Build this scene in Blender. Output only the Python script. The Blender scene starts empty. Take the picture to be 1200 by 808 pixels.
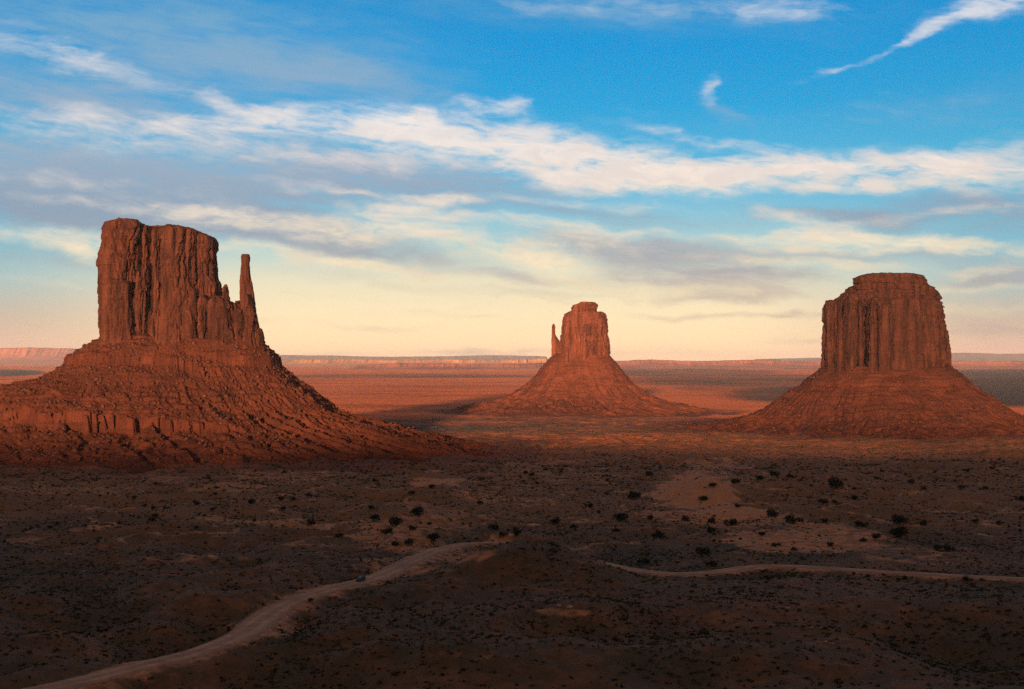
import bpy, bmesh, math, random
import numpy as np
from mathutils import Vector

# ------------------------------------------------------------------ scene, camera, light
S = bpy.context.scene
COL = S.collection
R = math.radians
F = 1666.67            # focal length in pixels of the 1200 px wide photograph (50 mm lens)
HY = 422.0             # eye level row
cam_d = bpy.data.cameras.new('camera')
cam_d.lens = 50.0
cam_d.sensor_width = 36.0
cam_d.sensor_fit = 'HORIZONTAL'
cam_d.shift_y = (HY - 404.0) / 1200.0
cam_d.clip_start = 0.5
cam_d.clip_end = 300000.0
cam = bpy.data.objects.new('camera', cam_d)
cam.location = (0, 0, 0)
cam.rotation_euler = (R(90), 0, 0)
COL.objects.link(cam)
S.camera = cam

SUN_EL, SUN_AZ = R(5.4), R(189.0)      # azimuth clockwise from +Y: behind the camera, a little to the left
sdir = Vector((math.sin(SUN_AZ) * math.cos(SUN_EL), math.cos(SUN_AZ) * math.cos(SUN_EL), math.sin(SUN_EL)))
sun_d = bpy.data.lights.new('sun', 'SUN')
sun_d.energy = 5.0
sun_d.angle = R(2.2)
sun_d.color = (1.0, 0.55, 0.30)
sun = bpy.data.objects.new('sun', sun_d)
sun.rotation_euler = (-sdir).to_track_quat('-Z', 'Y').to_euler()
COL.objects.link(sun)

S.view_settings.view_transform = 'Standard'
S.view_settings.look = 'None'
S.view_settings.gamma = 1.0
S.view_settings.use_curve_mapping = False
S.view_settings.exposure = 1.2
S.render.engine = 'CYCLES'
S.cycles.use_denoising = False
S.cycles.max_bounces = 6
S.cycles.volume_bounces = 0
S.cycles.sample_clamp_indirect = 1.0
S.cycles.sample_clamp_direct = 1.5


def lin(c):
    def f(v):
        v /= 255.0
        return v / 12.92 if v <= 0.04045 else ((v + 0.055) / 1.055) ** 2.4
    return (f(c[0]), f(c[1]), f(c[2]), 1.0)


class NT:
    """small helper for node trees"""
    def __init__(self, tree):
        self.t = tree
        self.n = tree.nodes
        self.n.clear()

    def new(self, typ, **kw):
        nd = self.n.new(typ)
        for k, v in kw.items():
            setattr(nd, k, v)
        return nd

    def link(self, a, b):
        self.t.links.new(a, b)

    def put(self, sock, v):
        if hasattr(v, 'is_output'):
            self.link(v, sock)
        else:
            sock.default_value = v

    def math(self, op, a, b=None, c=None, clamp=False):
        nd = self.new('ShaderNodeMath', operation=op, use_clamp=clamp)
        self.put(nd.inputs[0], a)
        if b is not None:
            self.put(nd.inputs[1], b)
        if c is not None:
            self.put(nd.inputs[2], c)
        return nd.outputs[0]

    def vmath(self, op, a, b=None):
        nd = self.new('ShaderNodeVectorMath', operation=op)
        self.put(nd.inputs[0], a)
        if b is not None:
            self.put(nd.inputs[1], b)
        return nd.outputs['Value'] if op in ('LENGTH', 'DOT_PRODUCT') else nd.outputs[0]

    def comb(self, x, y, z):
        nd = self.new('ShaderNodeCombineXYZ')
        for s, v in zip(nd.inputs, (x, y, z)):
            self.put(s, v)
        return nd.outputs[0]

    def sep(self, v):
        nd = self.new('ShaderNodeSeparateXYZ')
        self.put(nd.inputs[0], v)
        return nd.outputs

    def rng(self, v, a, b, c=0.0, d=1.0, smooth=True):
        nd = self.new('ShaderNodeMapRange', interpolation_type='SMOOTHSTEP' if smooth else 'LINEAR')
        nd.clamp = True if not smooth else nd.clamp
        for i, q in enumerate((v, a, b, c, d)):
            self.put(nd.inputs[i], q)
        return nd.outputs[0]

    def noise(self, vec, scale=1.0, detail=4.0, rough=0.5, dist=0.0, color=False):
        nd = self.new('ShaderNodeTexNoise')
        nd.noise_dimensions = '3D'
        self.put(nd.inputs['Vector'], vec)
        nd.inputs['Scale'].default_value = scale
        nd.inputs['Detail'].default_value = detail
        nd.inputs['Roughness'].default_value = rough
        nd.inputs['Distortion'].default_value = dist
        return nd.outputs['Color' if color else 'Fac']

    def mix(self, fac, a, b, blend='MIX'):
        nd = self.new('ShaderNodeMix', data_type='RGBA', blend_type=blend)
        self.put(nd.inputs[0], fac)
        self.put(nd.inputs[6], a)
        self.put(nd.inputs[7], b)
        return nd.outputs[2]

    def ramp(self, fac, stops, interp='LINEAR'):
        nd = self.new('ShaderNodeValToRGB')
        cr = nd.color_ramp
        cr.interpolation = interp
        while len(cr.elements) < len(stops):
            cr.elements.new(0.5)
        for e, (p, c) in zip(cr.elements, stops):
            e.position = p
            e.color = c
        self.put(nd.inputs[0], fac)
        return nd.outputs[0]


# ------------------------------------------------------------------ sky
def build_world():
    w = bpy.data.worlds.new('World')
    S.world = w
    w.use_nodes = True
    T = NT(w.node_tree)
    d = T.sep(T.new('ShaderNodeTexCoord').outputs['Generated'])
    az = T.math('ARCTAN2', d[0], d[1])
    el = T.math('ARCSINE', T.math('MINIMUM', T.math('MAXIMUM', d[2], -1.0), 1.0))
    # angular coordinates in units of 1/1667 rad, so that cloud sizes read in photograph pixels
    u = T.math('MULTIPLY', az, F)
    v = T.math('MULTIPLY', el, F)
    P = T.comb(u, v, 0.0)
    # ---- clear sky by elevation
    K = 3000.0
    def s(y):
        return max(0.0, (HY - y)) / K
    vf = T.math('DIVIDE', v, K, clamp=True)
    front = T.ramp(vf, [
        (s(422), (1.16, .76, .44, 1)), (s(405), (1.14, .83, .47, 1)), (s(370), (1.05, .84, .52, 1)),
        (s(330), lin((238, 230, 198))), (s(290), lin((176, 212, 212))), (s(240), lin((122, 194, 222))),
        (s(190), lin((84, 182, 222))), (s(130), lin((40, 165, 220))), (s(60), lin((20, 152, 216))),
        (s(0), lin((24, 144, 208))), (0.3, (0.006, 0.15, 0.42, 1)), (0.8, (0.004, 0.06, 0.2, 1))])
    side = T.ramp(vf, [
        (s(422), lin((236, 182, 160))), (s(400), lin((226, 188, 162))), (s(370), lin((200, 186, 168))),
        (s(330), lin((168, 196, 196))), (s(290), lin((128, 188, 206))), (s(240), lin((106, 182, 212))),
        (s(190), lin((80, 178, 216))), (s(130), lin((44, 162, 214))), (s(60), lin((24, 150, 212))),
        (s(0), lin((28, 144, 206))), (0.3, (0.006, 0.15, 0.42, 1)), (0.8, (0.004, 0.06, 0.2, 1))])
    sw = T.rng(T.math('ABSOLUTE', T.math('ADD', u, 20.0)), 230.0, 620.0)
    sky = T.mix(sw, front, side)
    # ---- domain warp
    wz = T.vmath('MULTIPLY', P, (1 / 95.0, 1 / 42.0, 1.0))
    wn = T.noise(wz, 1.0, 5.0, 0.55, color=True)
    wv = T.vmath('MULTIPLY', T.vmath('SUBTRACT', wn, (0.5, 0.5, 0.5)), (120.0, 40.0, 0.0))
    Q = T.vmath('ADD', P, wv)
    # wisps
    ang = R(-7)
    rot = T.new('ShaderNodeVectorRotate', rotation_type='Z_AXIS')
    T.put(rot.inputs['Vector'], P)
    rot.inputs['Angle'].default_value = R(7)
    n1 = T.noise(T.vmath('MULTIPLY', rot.outputs[0], (1 / 120.0, 1 / 26.0, 1.0)), 1.0, 8.0, 0.62, 0.6)
    n2 = T.noise(T.vmath('MULTIPLY', Q, (1 / 38.0, 1 / 17.0, 1.0)), 1.0, 6.0, 0.6)

    def blobs(lst):
        tot = None
        for (x, y, a, b, r, k) in lst:
            ca = math.atan((x - 600) / F) * F
            cv = math.atan((HY - y) / math.hypot(x - 600, F)) * F
            mp = T.new('ShaderNodeMapping', vector_type='TEXTURE')
            if tot is None:
                T.put(mp.inputs[0], Q)
            else:                          # evaluate the blobs one after the other (keeps the shader's stack small)
                nd = T.new('ShaderNodeVectorMath', operation='MULTIPLY_ADD')
                T.link(tot, nd.inputs[0])
                nd.inputs[1].default_value = (1e-6, 1e-6, 0)
                T.link(Q, nd.inputs[2])
                T.link(nd.outputs[0], mp.inputs[0])
            mp.inputs[1].default_value = (ca, cv, 0)
            mp.inputs[2].default_value = (0, 0, R(-r))
            mp.inputs[3].default_value = (a * 1.3, b * 1.5, 1)
            g = T.rng(T.vmath('LENGTH', mp.outputs[0]), 0.0, 1.3, k, 0.0)
            tot = g if tot is None else T.math('ADD', tot, g)
        return tot

    grey = [(150, 195, 320, 52, 3, .6), (60, 225, 220, 36, 0, .5), (250, 230, 300, 30, 5, .35), (210, 256, 300, 20, 6, .8), (420, 292, 150, 17, 9, .6), (780, 300, 150, 24, 4, 1.0), (690, 285, 90, 10, 6, .5), (620, 330, 110, 8, 5, .45), (880, 325, 110, 7, 2, .6),
            (860, 346, 85, 10, 0, 1.2), (1110, 258, 170, 17, 0, .6), (1172, 322, 70, 11, -5, .9), (720, 252, 150, 9, 3, .5),
            (1150, 234, 110, 14, 0, .6), (930, 373, 45, 3.5, 0, .7), (1160, 384, 90, 12, 0, .55), (190, 40, 290, 54, 4, .8), (140, 108, 240, 26, 6, .4), (700, 330, 120, 8, 3, .4), (520, 372, 110, 5, 2, .35),
            (400, 92, 170, 22, 9, .5), (385, 417, 75, 4, 0, .45), (565, 413, 75, 5, 0, .6), (760, 413, 130, 7, 0, .3),
            (1050, 300, 200, 10, 2, .55), (950, 250, 130, 9, 6, .5), (560, 215, 200, 24, 4, .5), (430, 200, 160, 22, 6, .5), (60, 300, 140, 12, 4, .4),
            (440, 330, 160, 9, 8, .35), (720, 12, 300, 26, 4, .5), (1130, 120, 170, 25, -4, .3), (60, 120, 200, 20, 6, .4), (848, 128, 46, 9, 28, .45), (640, 345, 90, 4, 3, .5), (820, 372, 120, 4, 0, .5), (450, 385, 90, 3.5, 2, .35),
            (1000, 395, 120, 4, -2, .4), (250, 370, 100, 4, 4, .35)]
    bright = [(70, 64, 115, 15, 13, .75), (250, 148, 150, 15, 1, .85), (345, 136, 62, 12, 0, .8), (466, 156, 62, 20, 5, 1.05),
              (255, 122, 25, 9, 30, .6), (560, 165, 120, 25, 9, 1.05), (690, 190, 125, 23, 7, 1.1), (800, 205, 140, 17, 0, 1.15), (955, 196, 190, 14, 0, 1.05),
              (1110, 206, 120, 16, 5, .9), (582, 123, 42, 10, 3, .8), (838, 104, 13, 14, 0, .55), (1100, 34, 125, 5.5, -19, .85), (1165, 8, 80, 16, -14, .8),
              (925, 14, 70, 11, 5, .45), (760, 8, 250, 18, 3, .4), (860, 168, 140, 7, 10, .5), (330, 262, 115, 12, 6, 1.05), (470, 264, 62, 13, 0, .7),
              (505, 235, 42, 8, 0, .8), (60, 276, 120, 10, 2, .75), (102, 290, 32, 11, 0, .75), (600, 288, 150, 17, 8, .7),
              (645, 312, 66, 16, 18, 1.0), (700, 275, 80, 10, 5, .5), (1050, 289, 185, 8, 3, 1.1), (950, 263, 62, 11, 18, .7), (1000, 216, 95, 7, 0, .6),
              (1175, 313, 70, 6, -8, .7), (1150, 362, 90, 8, -5, .6), (800, 341, 130, 8, 3, .9), (440, 245, 50, 10, -10, .5), (880, 300, 120, 8, 4, .45),
              (1190, 180, 70, 18, -8, .5), (380, 300, 120, 8, 7, .4), (520, 340, 260, 26, 6, .4), (160, 165, 220, 14, 6, .4), (885, 419, 14, 3, 0, .8),
              (150, 240, 120, 5, 3, .5), (420, 225, 120, 5, 4, .5), (700, 240, 150, 5, 3, .45), (560, 255, 120, 5, 6, .5), (850, 275, 160, 5, 2, .6),
              (1120, 250, 90, 6, -5, .5), (250, 290, 120, 6, 5, .5), (450, 312, 120, 6, 8, .5), (980, 310, 140, 6, 2, .5), (1130, 337, 80, 6, -4, .6),
              (720, 352, 120, 5, 2, .5), (380, 345, 140, 6, 6, .4), (60, 330, 80, 6, 3, .35),
              (90, 215, 150, 8, 4, .35), (430, 190, 120, 10, 5, .45)]
    n1c = T.math('SUBTRACT', n1, 0.5)
    n2c = T.math('SUBTRACT', n2, 0.5)
    # clouds over the rest of the sky, outside the part the lens looks at
    far = T.noise(T.vmath('MULTIPLY', Q, (1 / 900.0, 1 / 330.0, 1.0)), 1.0, 6.0, 0.6)
    out_m = T.math('MAXIMUM', T.rng(v, 440.0, 640.0), T.rng(T.math('ABSOLUTE', u), 640.0, 820.0))
    farc = T.math('MULTIPLY', T.rng(far, 0.44, 0.66), out_m)
    n3 = T.noise(T.vmath('MULTIPLY', T.vmath('ADD', rot.outputs[0], T.vmath('MULTIPLY', wv, (.4, .4, 0))), (1 / 62.0, 1 / 9.0, 1.0)), 1.0, 7, 0.6, 0.3)
    n3c = T.math('SUBTRACT', n3, 0.5)
    veil = T.math('MULTIPLY', T.rng(v, 40.0, 150.0), T.rng(v, 420.0, 250.0))
    def fibre(b, a1, a2, a3, base_):
        m = T.math('ADD', T.math('ADD', T.math('MULTIPLY', n1c, a1), T.math('MULTIPLY', n2c, a2)), T.math('MULTIPLY', n3c, a3))
        return T.math('ADD', T.math('MULTIPLY', b, T.math('ADD', m, 1.0)), T.math('MULTIPLY', m, base_))
    gs = T.math('ADD', fibre(blobs(grey), 1.3, 0.5, 0.8, 0.16), T.math('MULTIPLY', farc, 0.6))
    bsum = T.math('ADD', blobs(bright), T.math('MULTIPLY', veil, 0.16))
    bsum = T.math('DIVIDE', bsum, T.math('ADD', T.math('MULTIPLY', bsum, 0.42), 0.85))
    bs = T.math('ADD', fibre(bsum, 1.7, 1.5, 0.8, 0.12), T.math('MULTIPLY', farc, 0.45))
    gm = T.rng(gs, 0.04, 1.15, 0.0, 0.8)
    bm = T.rng(bs, 0.17, 1.25, 0.0, 0.97)
    gcol = T.ramp(vf, [(s(422), lin((172, 160, 158))), (s(370), lin((192, 172, 158))), (s(310), lin((160, 160, 172))),
                       (s(250), lin((146, 158, 178))), (s(180), lin((170, 178, 194))), (s(40), lin((130, 174, 202))), (0.4, lin((70, 92, 120)))])
    bcol = T.ramp(vf, [(s(420), lin((252, 206, 160))), (s(350), lin((252, 234, 190))), (s(290), lin((253, 234, 202))),
                       (s(210), lin((250, 232, 218))), (s(140), lin((246, 236, 230))), (s(20), lin((226, 226, 232))), (0.4, lin((120, 130, 150)))])
    c = T.mix(gm, sky, gcol)
    bcol = T.mix(T.rng(n2, .42, .62, .0, .2), bcol, gcol)
    c = T.mix(bm, c, bcol)
    # the sunset side behind the lens, and an unseen cloud deck added overhead to warm the blue light
    ve = T.math('DIVIDE', el, math.pi / 2, clamp=True)
    unseen_deck = T.ramp(ve, [(0.0, (.7, .46, .36, 1)), (.3, (.25, .21, .19, 1)), (.6, (.17, .15, .145, 1)), (1.0, (.14, .125, .125, 1))])
    c = T.mix(T.math('MULTIPLY', T.rng(v, 520.0, 900.0), 0.9), c, unseen_deck)
    glow = T.ramp(ve, [(0.0, (.56, .29, .15, 1)), (.12, (.52, .30, .18, 1)), (.3, (.38, .25, .19, 1)), (.6, (.21, .165, .145, 1)), (1.0, (.14, .125, .125, 1))])
    c = T.mix(T.rng(d[1], 0.45, -0.35), c, T.mix(T.math('MULTIPLY', gm, 0.35), glow, (.4, .33, .34, 1)))
    nis = T.new('ShaderNodeTexSky', sky_type='NISHITA')
    nis.sun_disc = False
    nis.sun_elevation = SUN_EL
    nis.sun_rotation = SUN_AZ
    nis.air_density = 1.0
    nis.dust_density = 1.0
    # background strength 0.1: the cloud colours are brought to the sky texture's physical scale first
    scaled = T.vmath('MULTIPLY', c, (4.3, 4.3, 4.3))
    tot = T.vmath('ADD', scaled, T.vmath('MULTIPLY', nis.outputs[0], (0.006, 0.006, 0.006)))
    bg = T.new('ShaderNodeBackground')
    T.link(tot, bg.inputs['Color'])
    bg.inputs['Strength'].default_value = 0.1
    o = T.new('ShaderNodeOutputWorld')
    T.link(bg.outputs[0], o.inputs['Surface'])
    w.cycles.sampling_method = 'MANUAL'
    w.cycles.sample_map_resolution = 512


build_world()

# ------------------------------------------------------------------ numeric noise
rs = np.random.RandomState(11)
random.seed(5)
_perm = rs.permutation(4096).astype(np.int64)
_grad = rs.normal(size=(4096, 3))
_grad /= np.linalg.norm(_grad, axis=1)[:, None]


def noise3(x, y, z=0.0, seed=0):
    x, y, z = np.broadcast_arrays(np.asarray(x, float), np.asarray(y, float), np.asarray(z, float))
    xi, yi, zi = np.floor(x), np.floor(y), np.floor(z)
    xf, yf, zf = x - xi, y - yi, z - zi
    xi, yi, zi = xi.astype(np.int64) + seed * 131, yi.astype(np.int64) + seed * 57, zi.astype(np.int64)
    q = lambda t: t * t * t * (t * (t * 6 - 15) + 10)
    ux, uy, uz = q(xf), q(yf), q(zf)

    def g(dx, dy, dz):
        i = _perm[(xi + dx) & 4095]
        i = _perm[(i + yi + dy) & 4095]
        i = _perm[(i + zi + dz) & 4095]
        gr = _grad[i]
        return gr[..., 0] * (xf - dx) + gr[..., 1] * (yf - dy) + gr[..., 2] * (zf - dz)
    flat = not np.any(zf)
    def plane(dz):
        a = g(0, 0, dz) * (1 - ux) + g(1, 0, dz) * ux
        b = g(0, 1, dz) * (1 - ux) + g(1, 1, dz) * ux
        return a * (1 - uy) + b * uy
    if flat:
        return plane(0) * 1.6
    return (plane(0) * (1 - uz) + plane(1) * uz) * 1.6


def fbm(x, y, z=0.0, octv=4, seed=0, gain=0.5):
    t = 0.0
    a = 1.0
    f = 1.0
    for o in range(octv):
        t = t + a * noise3(np.asarray(x) * f, np.asarray(y) * f, np.asarray(z) * f, seed + o * 7)
        a *= gain
        f *= 2.03
    return t


def sstep(a, b, x):
    t = np.clip((x - a) / (b - a), 0, 1)
    return t * t * (3 - 2 * t)


# ------------------------------------------------------------------ ground height
PY = np.array([-60000, -4000, -1200, -420, -220, -130, -45, -6, 3, 22, 60, 120, 200, 300, 470, 600, 900, 1400, 1700, 2200, 3000, 6000, 90000.])
PZ = np.array([56, 56, 60, 68, 70, 46, 6, -1.7, -2, -9, -31, -56, -67, -70, -73, -79, -97, -116, -123, -127, -130, -132, -132.])


def base(y):
    return np.interp(y, PY, PZ)


def pix(px, py, D):
    return np.array(((px - 600) / F * D, D, (HY - py) / F * D))


def hit_base(px, py):
    D = np.linspace(200, 40000, 60000)
    z = (HY - py) / F * D
    k = np.argmax(z < base(D))
    return D[k]


ROAD_L = [(20, 815), (60, 806), (150, 785), (230, 765), (285, 742), (312, 722), (350, 702), (395, 689), (425, 682), (452, 672), (482, 658), (512, 645), (540, 638), (565, 636)]
ROAD_R = [(690, 657), (715, 664), (750, 670), (800, 673), (850, 669), (895, 663), (960, 665), (1050, 671), (1130, 675), (1230, 680), (1330, 686)]


def road_points():
    pts = []
    for (x, y) in ROAD_L + [(600, 636.5), (645, 643)] + ROAD_R:
        D = hit_base(x, y)
        pts.append(((x - 600) / F * D, D))
    pts = np.array(pts)
    # continue past both ends of the frame
    a = pts[0] + (pts[0] - pts[2]) * 2.2
    b = pts[-1] + (pts[-1] - pts[-3]) * 3.0
    pts = np.vstack([a[None], pts, b[None]])
    # Catmull-Rom
    out = []
    for i in range(len(pts) - 1):
        p0, p1, p2, p3 = pts[max(i - 1, 0)], pts[i], pts[i + 1], pts[min(i + 2, len(pts) - 1)]
        n = max(3, int(np.linalg.norm(p2 - p1) / 4))
        for t in np.linspace(0, 1, n, endpoint=False):
            out.append(0.5 * ((2 * p1) + (-p0 + p2) * t + (2 * p0 - 5 * p1 + 4 * p2 - p3) * t * t + (-p0 + 3 * p1 - 3 * p2 + p3) * t ** 3))
    out.append(pts[-1])
    return np.array(out)


ROAD = road_points()
for _ in range(3):
    ROAD[1:-1] = (ROAD[:-2] + ROAD[1:-1] * 2 + ROAD[2:]) / 4


def road_dist(x, y):
    x, y = np.asarray(x, float).ravel(), np.asarray(y, float).ravel()
    d = np.full(x.shape, 1e4)
    near = np.where((y > 130) & (y < 900) & (np.abs(x) < 700))[0]
    for c in range(0, len(near), 40000):
        k = near[c:c + 40000]
        dd = (x[k, None] - ROAD[None, :, 0]) ** 2 + (y[k, None] - ROAD[None, :, 1]) ** 2
        d[k] = np.sqrt(dd.min(1))
    return d


def mnd(px, D, h, sx, sy):
    return ((px - 600) / F * D, D, h, sx, sy)


MOUNDS = [mnd(622, 492, 11, 21, 26), mnd(690, 470, 3, 12, 20), mnd(575, 470, 4, 18, 16), mnd(400, 368, 4.5, 22, 16), mnd(300, 330, 3, 12, 14),
          mnd(818, 1040, 16, 29, 70), mnd(872, 930, 5, 22, 36), mnd(960, 400, 3.5, 45, 22), mnd(1120, 400, 2.5, 30, 20),
          mnd(665, 392, 6, 20, 22), mnd(500, 330, 4, 30, 16), mnd(515, 1060, 7, 28, 60), mnd(800, 330, 4, 35, 18), mnd(180, 420, 3, 40, 22),
          mnd(705, 800, 5, 18, 25), mnd(450, 880, 6, 22, 40), mnd(640, 950, 6, 26, 40), mnd(1010, 840, 5, 36, 40), mnd(1130, 960, 7, 40, 60),
          mnd(260, 900, 7, 44, 50), mnd(110, 800, 6, 36, 40), mnd(380, 1150, 7, 40, 60), mnd(930, 1200, 8, 45, 80)]


def ridge(x, y):
    return 1 - np.abs(fbm(x / 75, y / 110, 0, 4, 5)) * 1.7


def ground(x, y, rd=None):
    x = np.asarray(x, float)
    y = np.asarray(y, float)
    if rd is None:
        rd = road_dist(x, y).reshape(x.shape)
    D = np.maximum(y, 1)
    b = base(y)
    vis = sstep(120, 320, y)
    rough = vis * (1 - 0.65 * sstep(2200, 4500, y))
    n = fbm(x / 190, y / 190, 0, 4, 1) * 4.2 * rough
    rg = ridge(x, y)
    n += (rg - 0.55) * (7.0 - 2.6 * sstep(110, 60, np.abs(y - 540))) * rough * (0.5 + 0.5 * sstep(-0.2, 0.4, noise3(x / 300, y / 300, 0, 9)))
    n += fbm(x / 17, y / 17, 0, 4, 3) * 0.75 * vis * (1 - sstep(1500, 4000, y))
    n += fbm(x / 1700, y / 1700, 0, 4, 13) * 24 * sstep(4500, 9500, np.hypot(x, y))
    n += 24 * sstep(-780, -330, x) * sstep(-60, -200, y) * sstep(-1500, -500, y)
    n += fbm(x / 150, y / 150, 0, 5, 17) * 14 * sstep(-8, -120, y) * 1.0
    for (mx, my, h, sx, sy) in MOUNDS:
        n += h * np.exp(-((x - mx) / sx) ** 2 - ((y - my) / sy) ** 2)
    n = n * (1 - 0.75 * sstep(120, 40, x * 0 + np.abs(y - 490)) * sstep(20, 60, x)) - 1.6 * np.exp(-(rd / 30.0) ** 2) * (y < 640)
    k = np.exp(-(rd / 9.0) ** 4)
    small = fbm(x / 40, y / 40, 0, 2, 23) * 0.35
    n = n * (1 - k) + small * k
    return b + n


def hit_ground(px, py):
    D = np.linspace(240, 3200, 5200)
    X = (px - 600) / F * D
    z = (HY - py) / F * D
    g = ground(X, D)
    idx = np.argmax(z < g)
    return np.array((X[idx], D[idx], g[idx]))


# ------------------------------------------------------------------ mesh helpers
def mesh_obj(name, verts, faces, mat, parent=None, smooth=False, loc=None, attrs=None):
    me = bpy.data.meshes.new(name)
    v = np.asarray(verts, dtype=np.float32).copy()
    if loc is not None:
        v -= np.asarray(loc, dtype=np.float32)
    if isinstance(faces, np.ndarray):
        k = faces.shape[1]
        me.vertices.add(len(v))
        me.vertices.foreach_set('co', v.ravel())
        me.loops.add(faces.size)
        me.loops.foreach_set('vertex_index', faces.astype(np.int32).ravel())
        me.polygons.add(len(faces))
        me.polygons.foreach_set('loop_start', np.arange(0, faces.size, k, dtype=np.int32))
        me.update(calc_edges=True)
        me.validate()
    else:
        me.from_pydata([tuple(map(float, p)) for p in v], [], faces)
    if smooth:
        me.polygons.foreach_set('use_smooth', np.ones(len(me.polygons), dtype=bool))
    for an, av in (attrs or {}).items():
        at = me.attributes.new(an, 'FLOAT', 'POINT')
        at.data.foreach_set('value', np.asarray(av, dtype=np.float32).ravel())
    me.materials.append(mat)
    o = bpy.data.objects.new(name, me)
    COL.objects.link(o)
    if parent is not None:
        o.parent = parent
    elif loc is not None:
        o.location = loc
    return o


def grid_faces(nr, nc, wrap=False):
    i = np.arange(nr - 1)[:, None]
    j = np.arange(nc if wrap else nc - 1)[None]
    a = i * nc + j
    b = i * nc + (j + 1) % nc
    return np.stack([a, b, b + nc, a + nc], -1).reshape(-1, 4)


def empty(name, loc, label=None, cat=None, group=None, kind=None):
    o = bpy.data.objects.new(name, None)
    o.location = loc
    o.empty_display_size = 1
    COL.objects.link(o)
    tag(o, label, cat, group, kind)
    return o


def tag(o, label=None, cat=None, group=None, kind=None):
    for k, v in (('label', label), ('category', cat), ('group', group), ('kind', kind)):
        if v:
            o[k] = v


# ------------------------------------------------------------------ materials
def new_mat(name):
    m = bpy.data.materials.new(name)
    m.use_nodes = True
    T = NT(m.node_tree)
    b = T.new('ShaderNodeBsdfPrincipled')
    o = T.new('ShaderNodeOutputMaterial')
    T.link(b.outputs[0], o.inputs[0])
    b.inputs['Roughness'].default_value = 0.95
    b.inputs['Specular IOR Level'].default_value = 0.1
    return m, T, b


def rgb(r, g, b):
    return (r, g, b, 1.0)


def ground_mat():
    m, T, b = new_mat('desert_soil')
    pos = T.new('ShaderNodeNewGeometry').outputs['Position']
    sand = T.new('ShaderNodeAttribute', attribute_name='sand').outputs['Fac']
    veg_shade = T.new('ShaderNodeAttribute', attribute_name='veg_shade').outputs['Fac']
    plain = T.new('ShaderNodeAttribute', attribute_name='plain').outputs['Fac']
    nA = T.noise(pos, 1 / 60.0, 6, 0.6)
    nB = T.noise(pos, 1 / 6.0, 6, 0.65)
    nC = T.noise(T.vmath('MULTIPLY', pos, (1 / 900.0, 1 / 260.0, 0.02)), 1.0, 7, 0.62)
    nS = T.noise(pos, 1 / 2.2, 3, 0.7)
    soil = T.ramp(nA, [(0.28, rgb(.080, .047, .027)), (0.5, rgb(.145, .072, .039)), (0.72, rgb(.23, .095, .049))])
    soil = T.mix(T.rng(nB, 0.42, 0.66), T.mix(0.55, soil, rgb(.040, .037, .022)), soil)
    sandc = T.ramp(nB, [(0.25, rgb(.35, .150, .077)), (0.75, rgb(.51, .232, .122))])
    wash = T.new('ShaderNodeAttribute', attribute_name='wash').outputs['Fac']
    soil = T.mix(T.math('MULTIPLY', wash, .6), soil, rgb(.044, .037, .022))
    py_ = T.sep(pos)[1]
    soil = T.mix(T.rng(py_, 520.0, 1000.0, 0.0, .45), soil, rgb(.30, .142, .068))  # soil painted lighter farther out, where less sky light is blocked
    sf = T.rng(T.math('ADD', sand, T.math('MULTIPLY', T.math('SUBTRACT', nB, 0.5), 0.9)), 0.28, 0.72)
    near = T.mix(sf, soil, sandc)
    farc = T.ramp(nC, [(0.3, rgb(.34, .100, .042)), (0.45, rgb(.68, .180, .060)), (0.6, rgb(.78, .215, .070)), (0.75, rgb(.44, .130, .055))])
    veg_shade_c = T.mix(T.rng(nB, .35, .7), rgb(.060, .058, .050), rgb(.095, .075, .058))
    vf = T.rng(T.math('ADD', veg_shade, T.math('MULTIPLY', T.math('SUBTRACT', nC, 0.5), 1.1)), 0.2, 0.8)
    farc = T.mix(vf, farc, veg_shade_c)
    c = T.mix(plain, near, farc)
    scree = T.new('ShaderNodeAttribute', attribute_name='scree').outputs['Fac']
    screec = T.ramp(nA, [(0.3, rgb(.10, .038, .022)), (0.5, rgb(.16, .054, .030)), (0.7, rgb(.23, .078, .042))])
    screec = T.mix(T.rng(nB, .52, .64, 0, .7), screec, rgb(.06, .038, .025))
    c = T.mix(T.rng(T.math('ADD', scree, T.math('MULTIPLY', T.math('SUBTRACT', nA, .5), .7)), .15, .8), c, screec)
    # small dark plants dotting the open plain
    dots = T.rng(nS, 0.60, 0.66)
    c = T.mix(T.math('MULTIPLY', dots, 0.55), c, rgb(.05, .045, .034))
    T.link(c, b.inputs['Base Color'])
    bp = T.new('ShaderNodeBump')
    bp.inputs['Strength'].default_value = 1.0
    hgt = T.math('ADD', T.math('MULTIPLY', nB, 1.8), T.math('MULTIPLY', nS, 0.9))
    farh = T.noise(pos, 1 / 24.0, 5, 0.6)
    hgt = T.math('ADD', hgt, T.math('MULTIPLY', farh, T.math('MULTIPLY', plain, 26.0)))
    T.link(hgt, bp.inputs['Height'])
    bp.inputs['Distance'].default_value = 1.0
    T.link(bp.outputs[0], b.inputs['Normal'])
    return m


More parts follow.
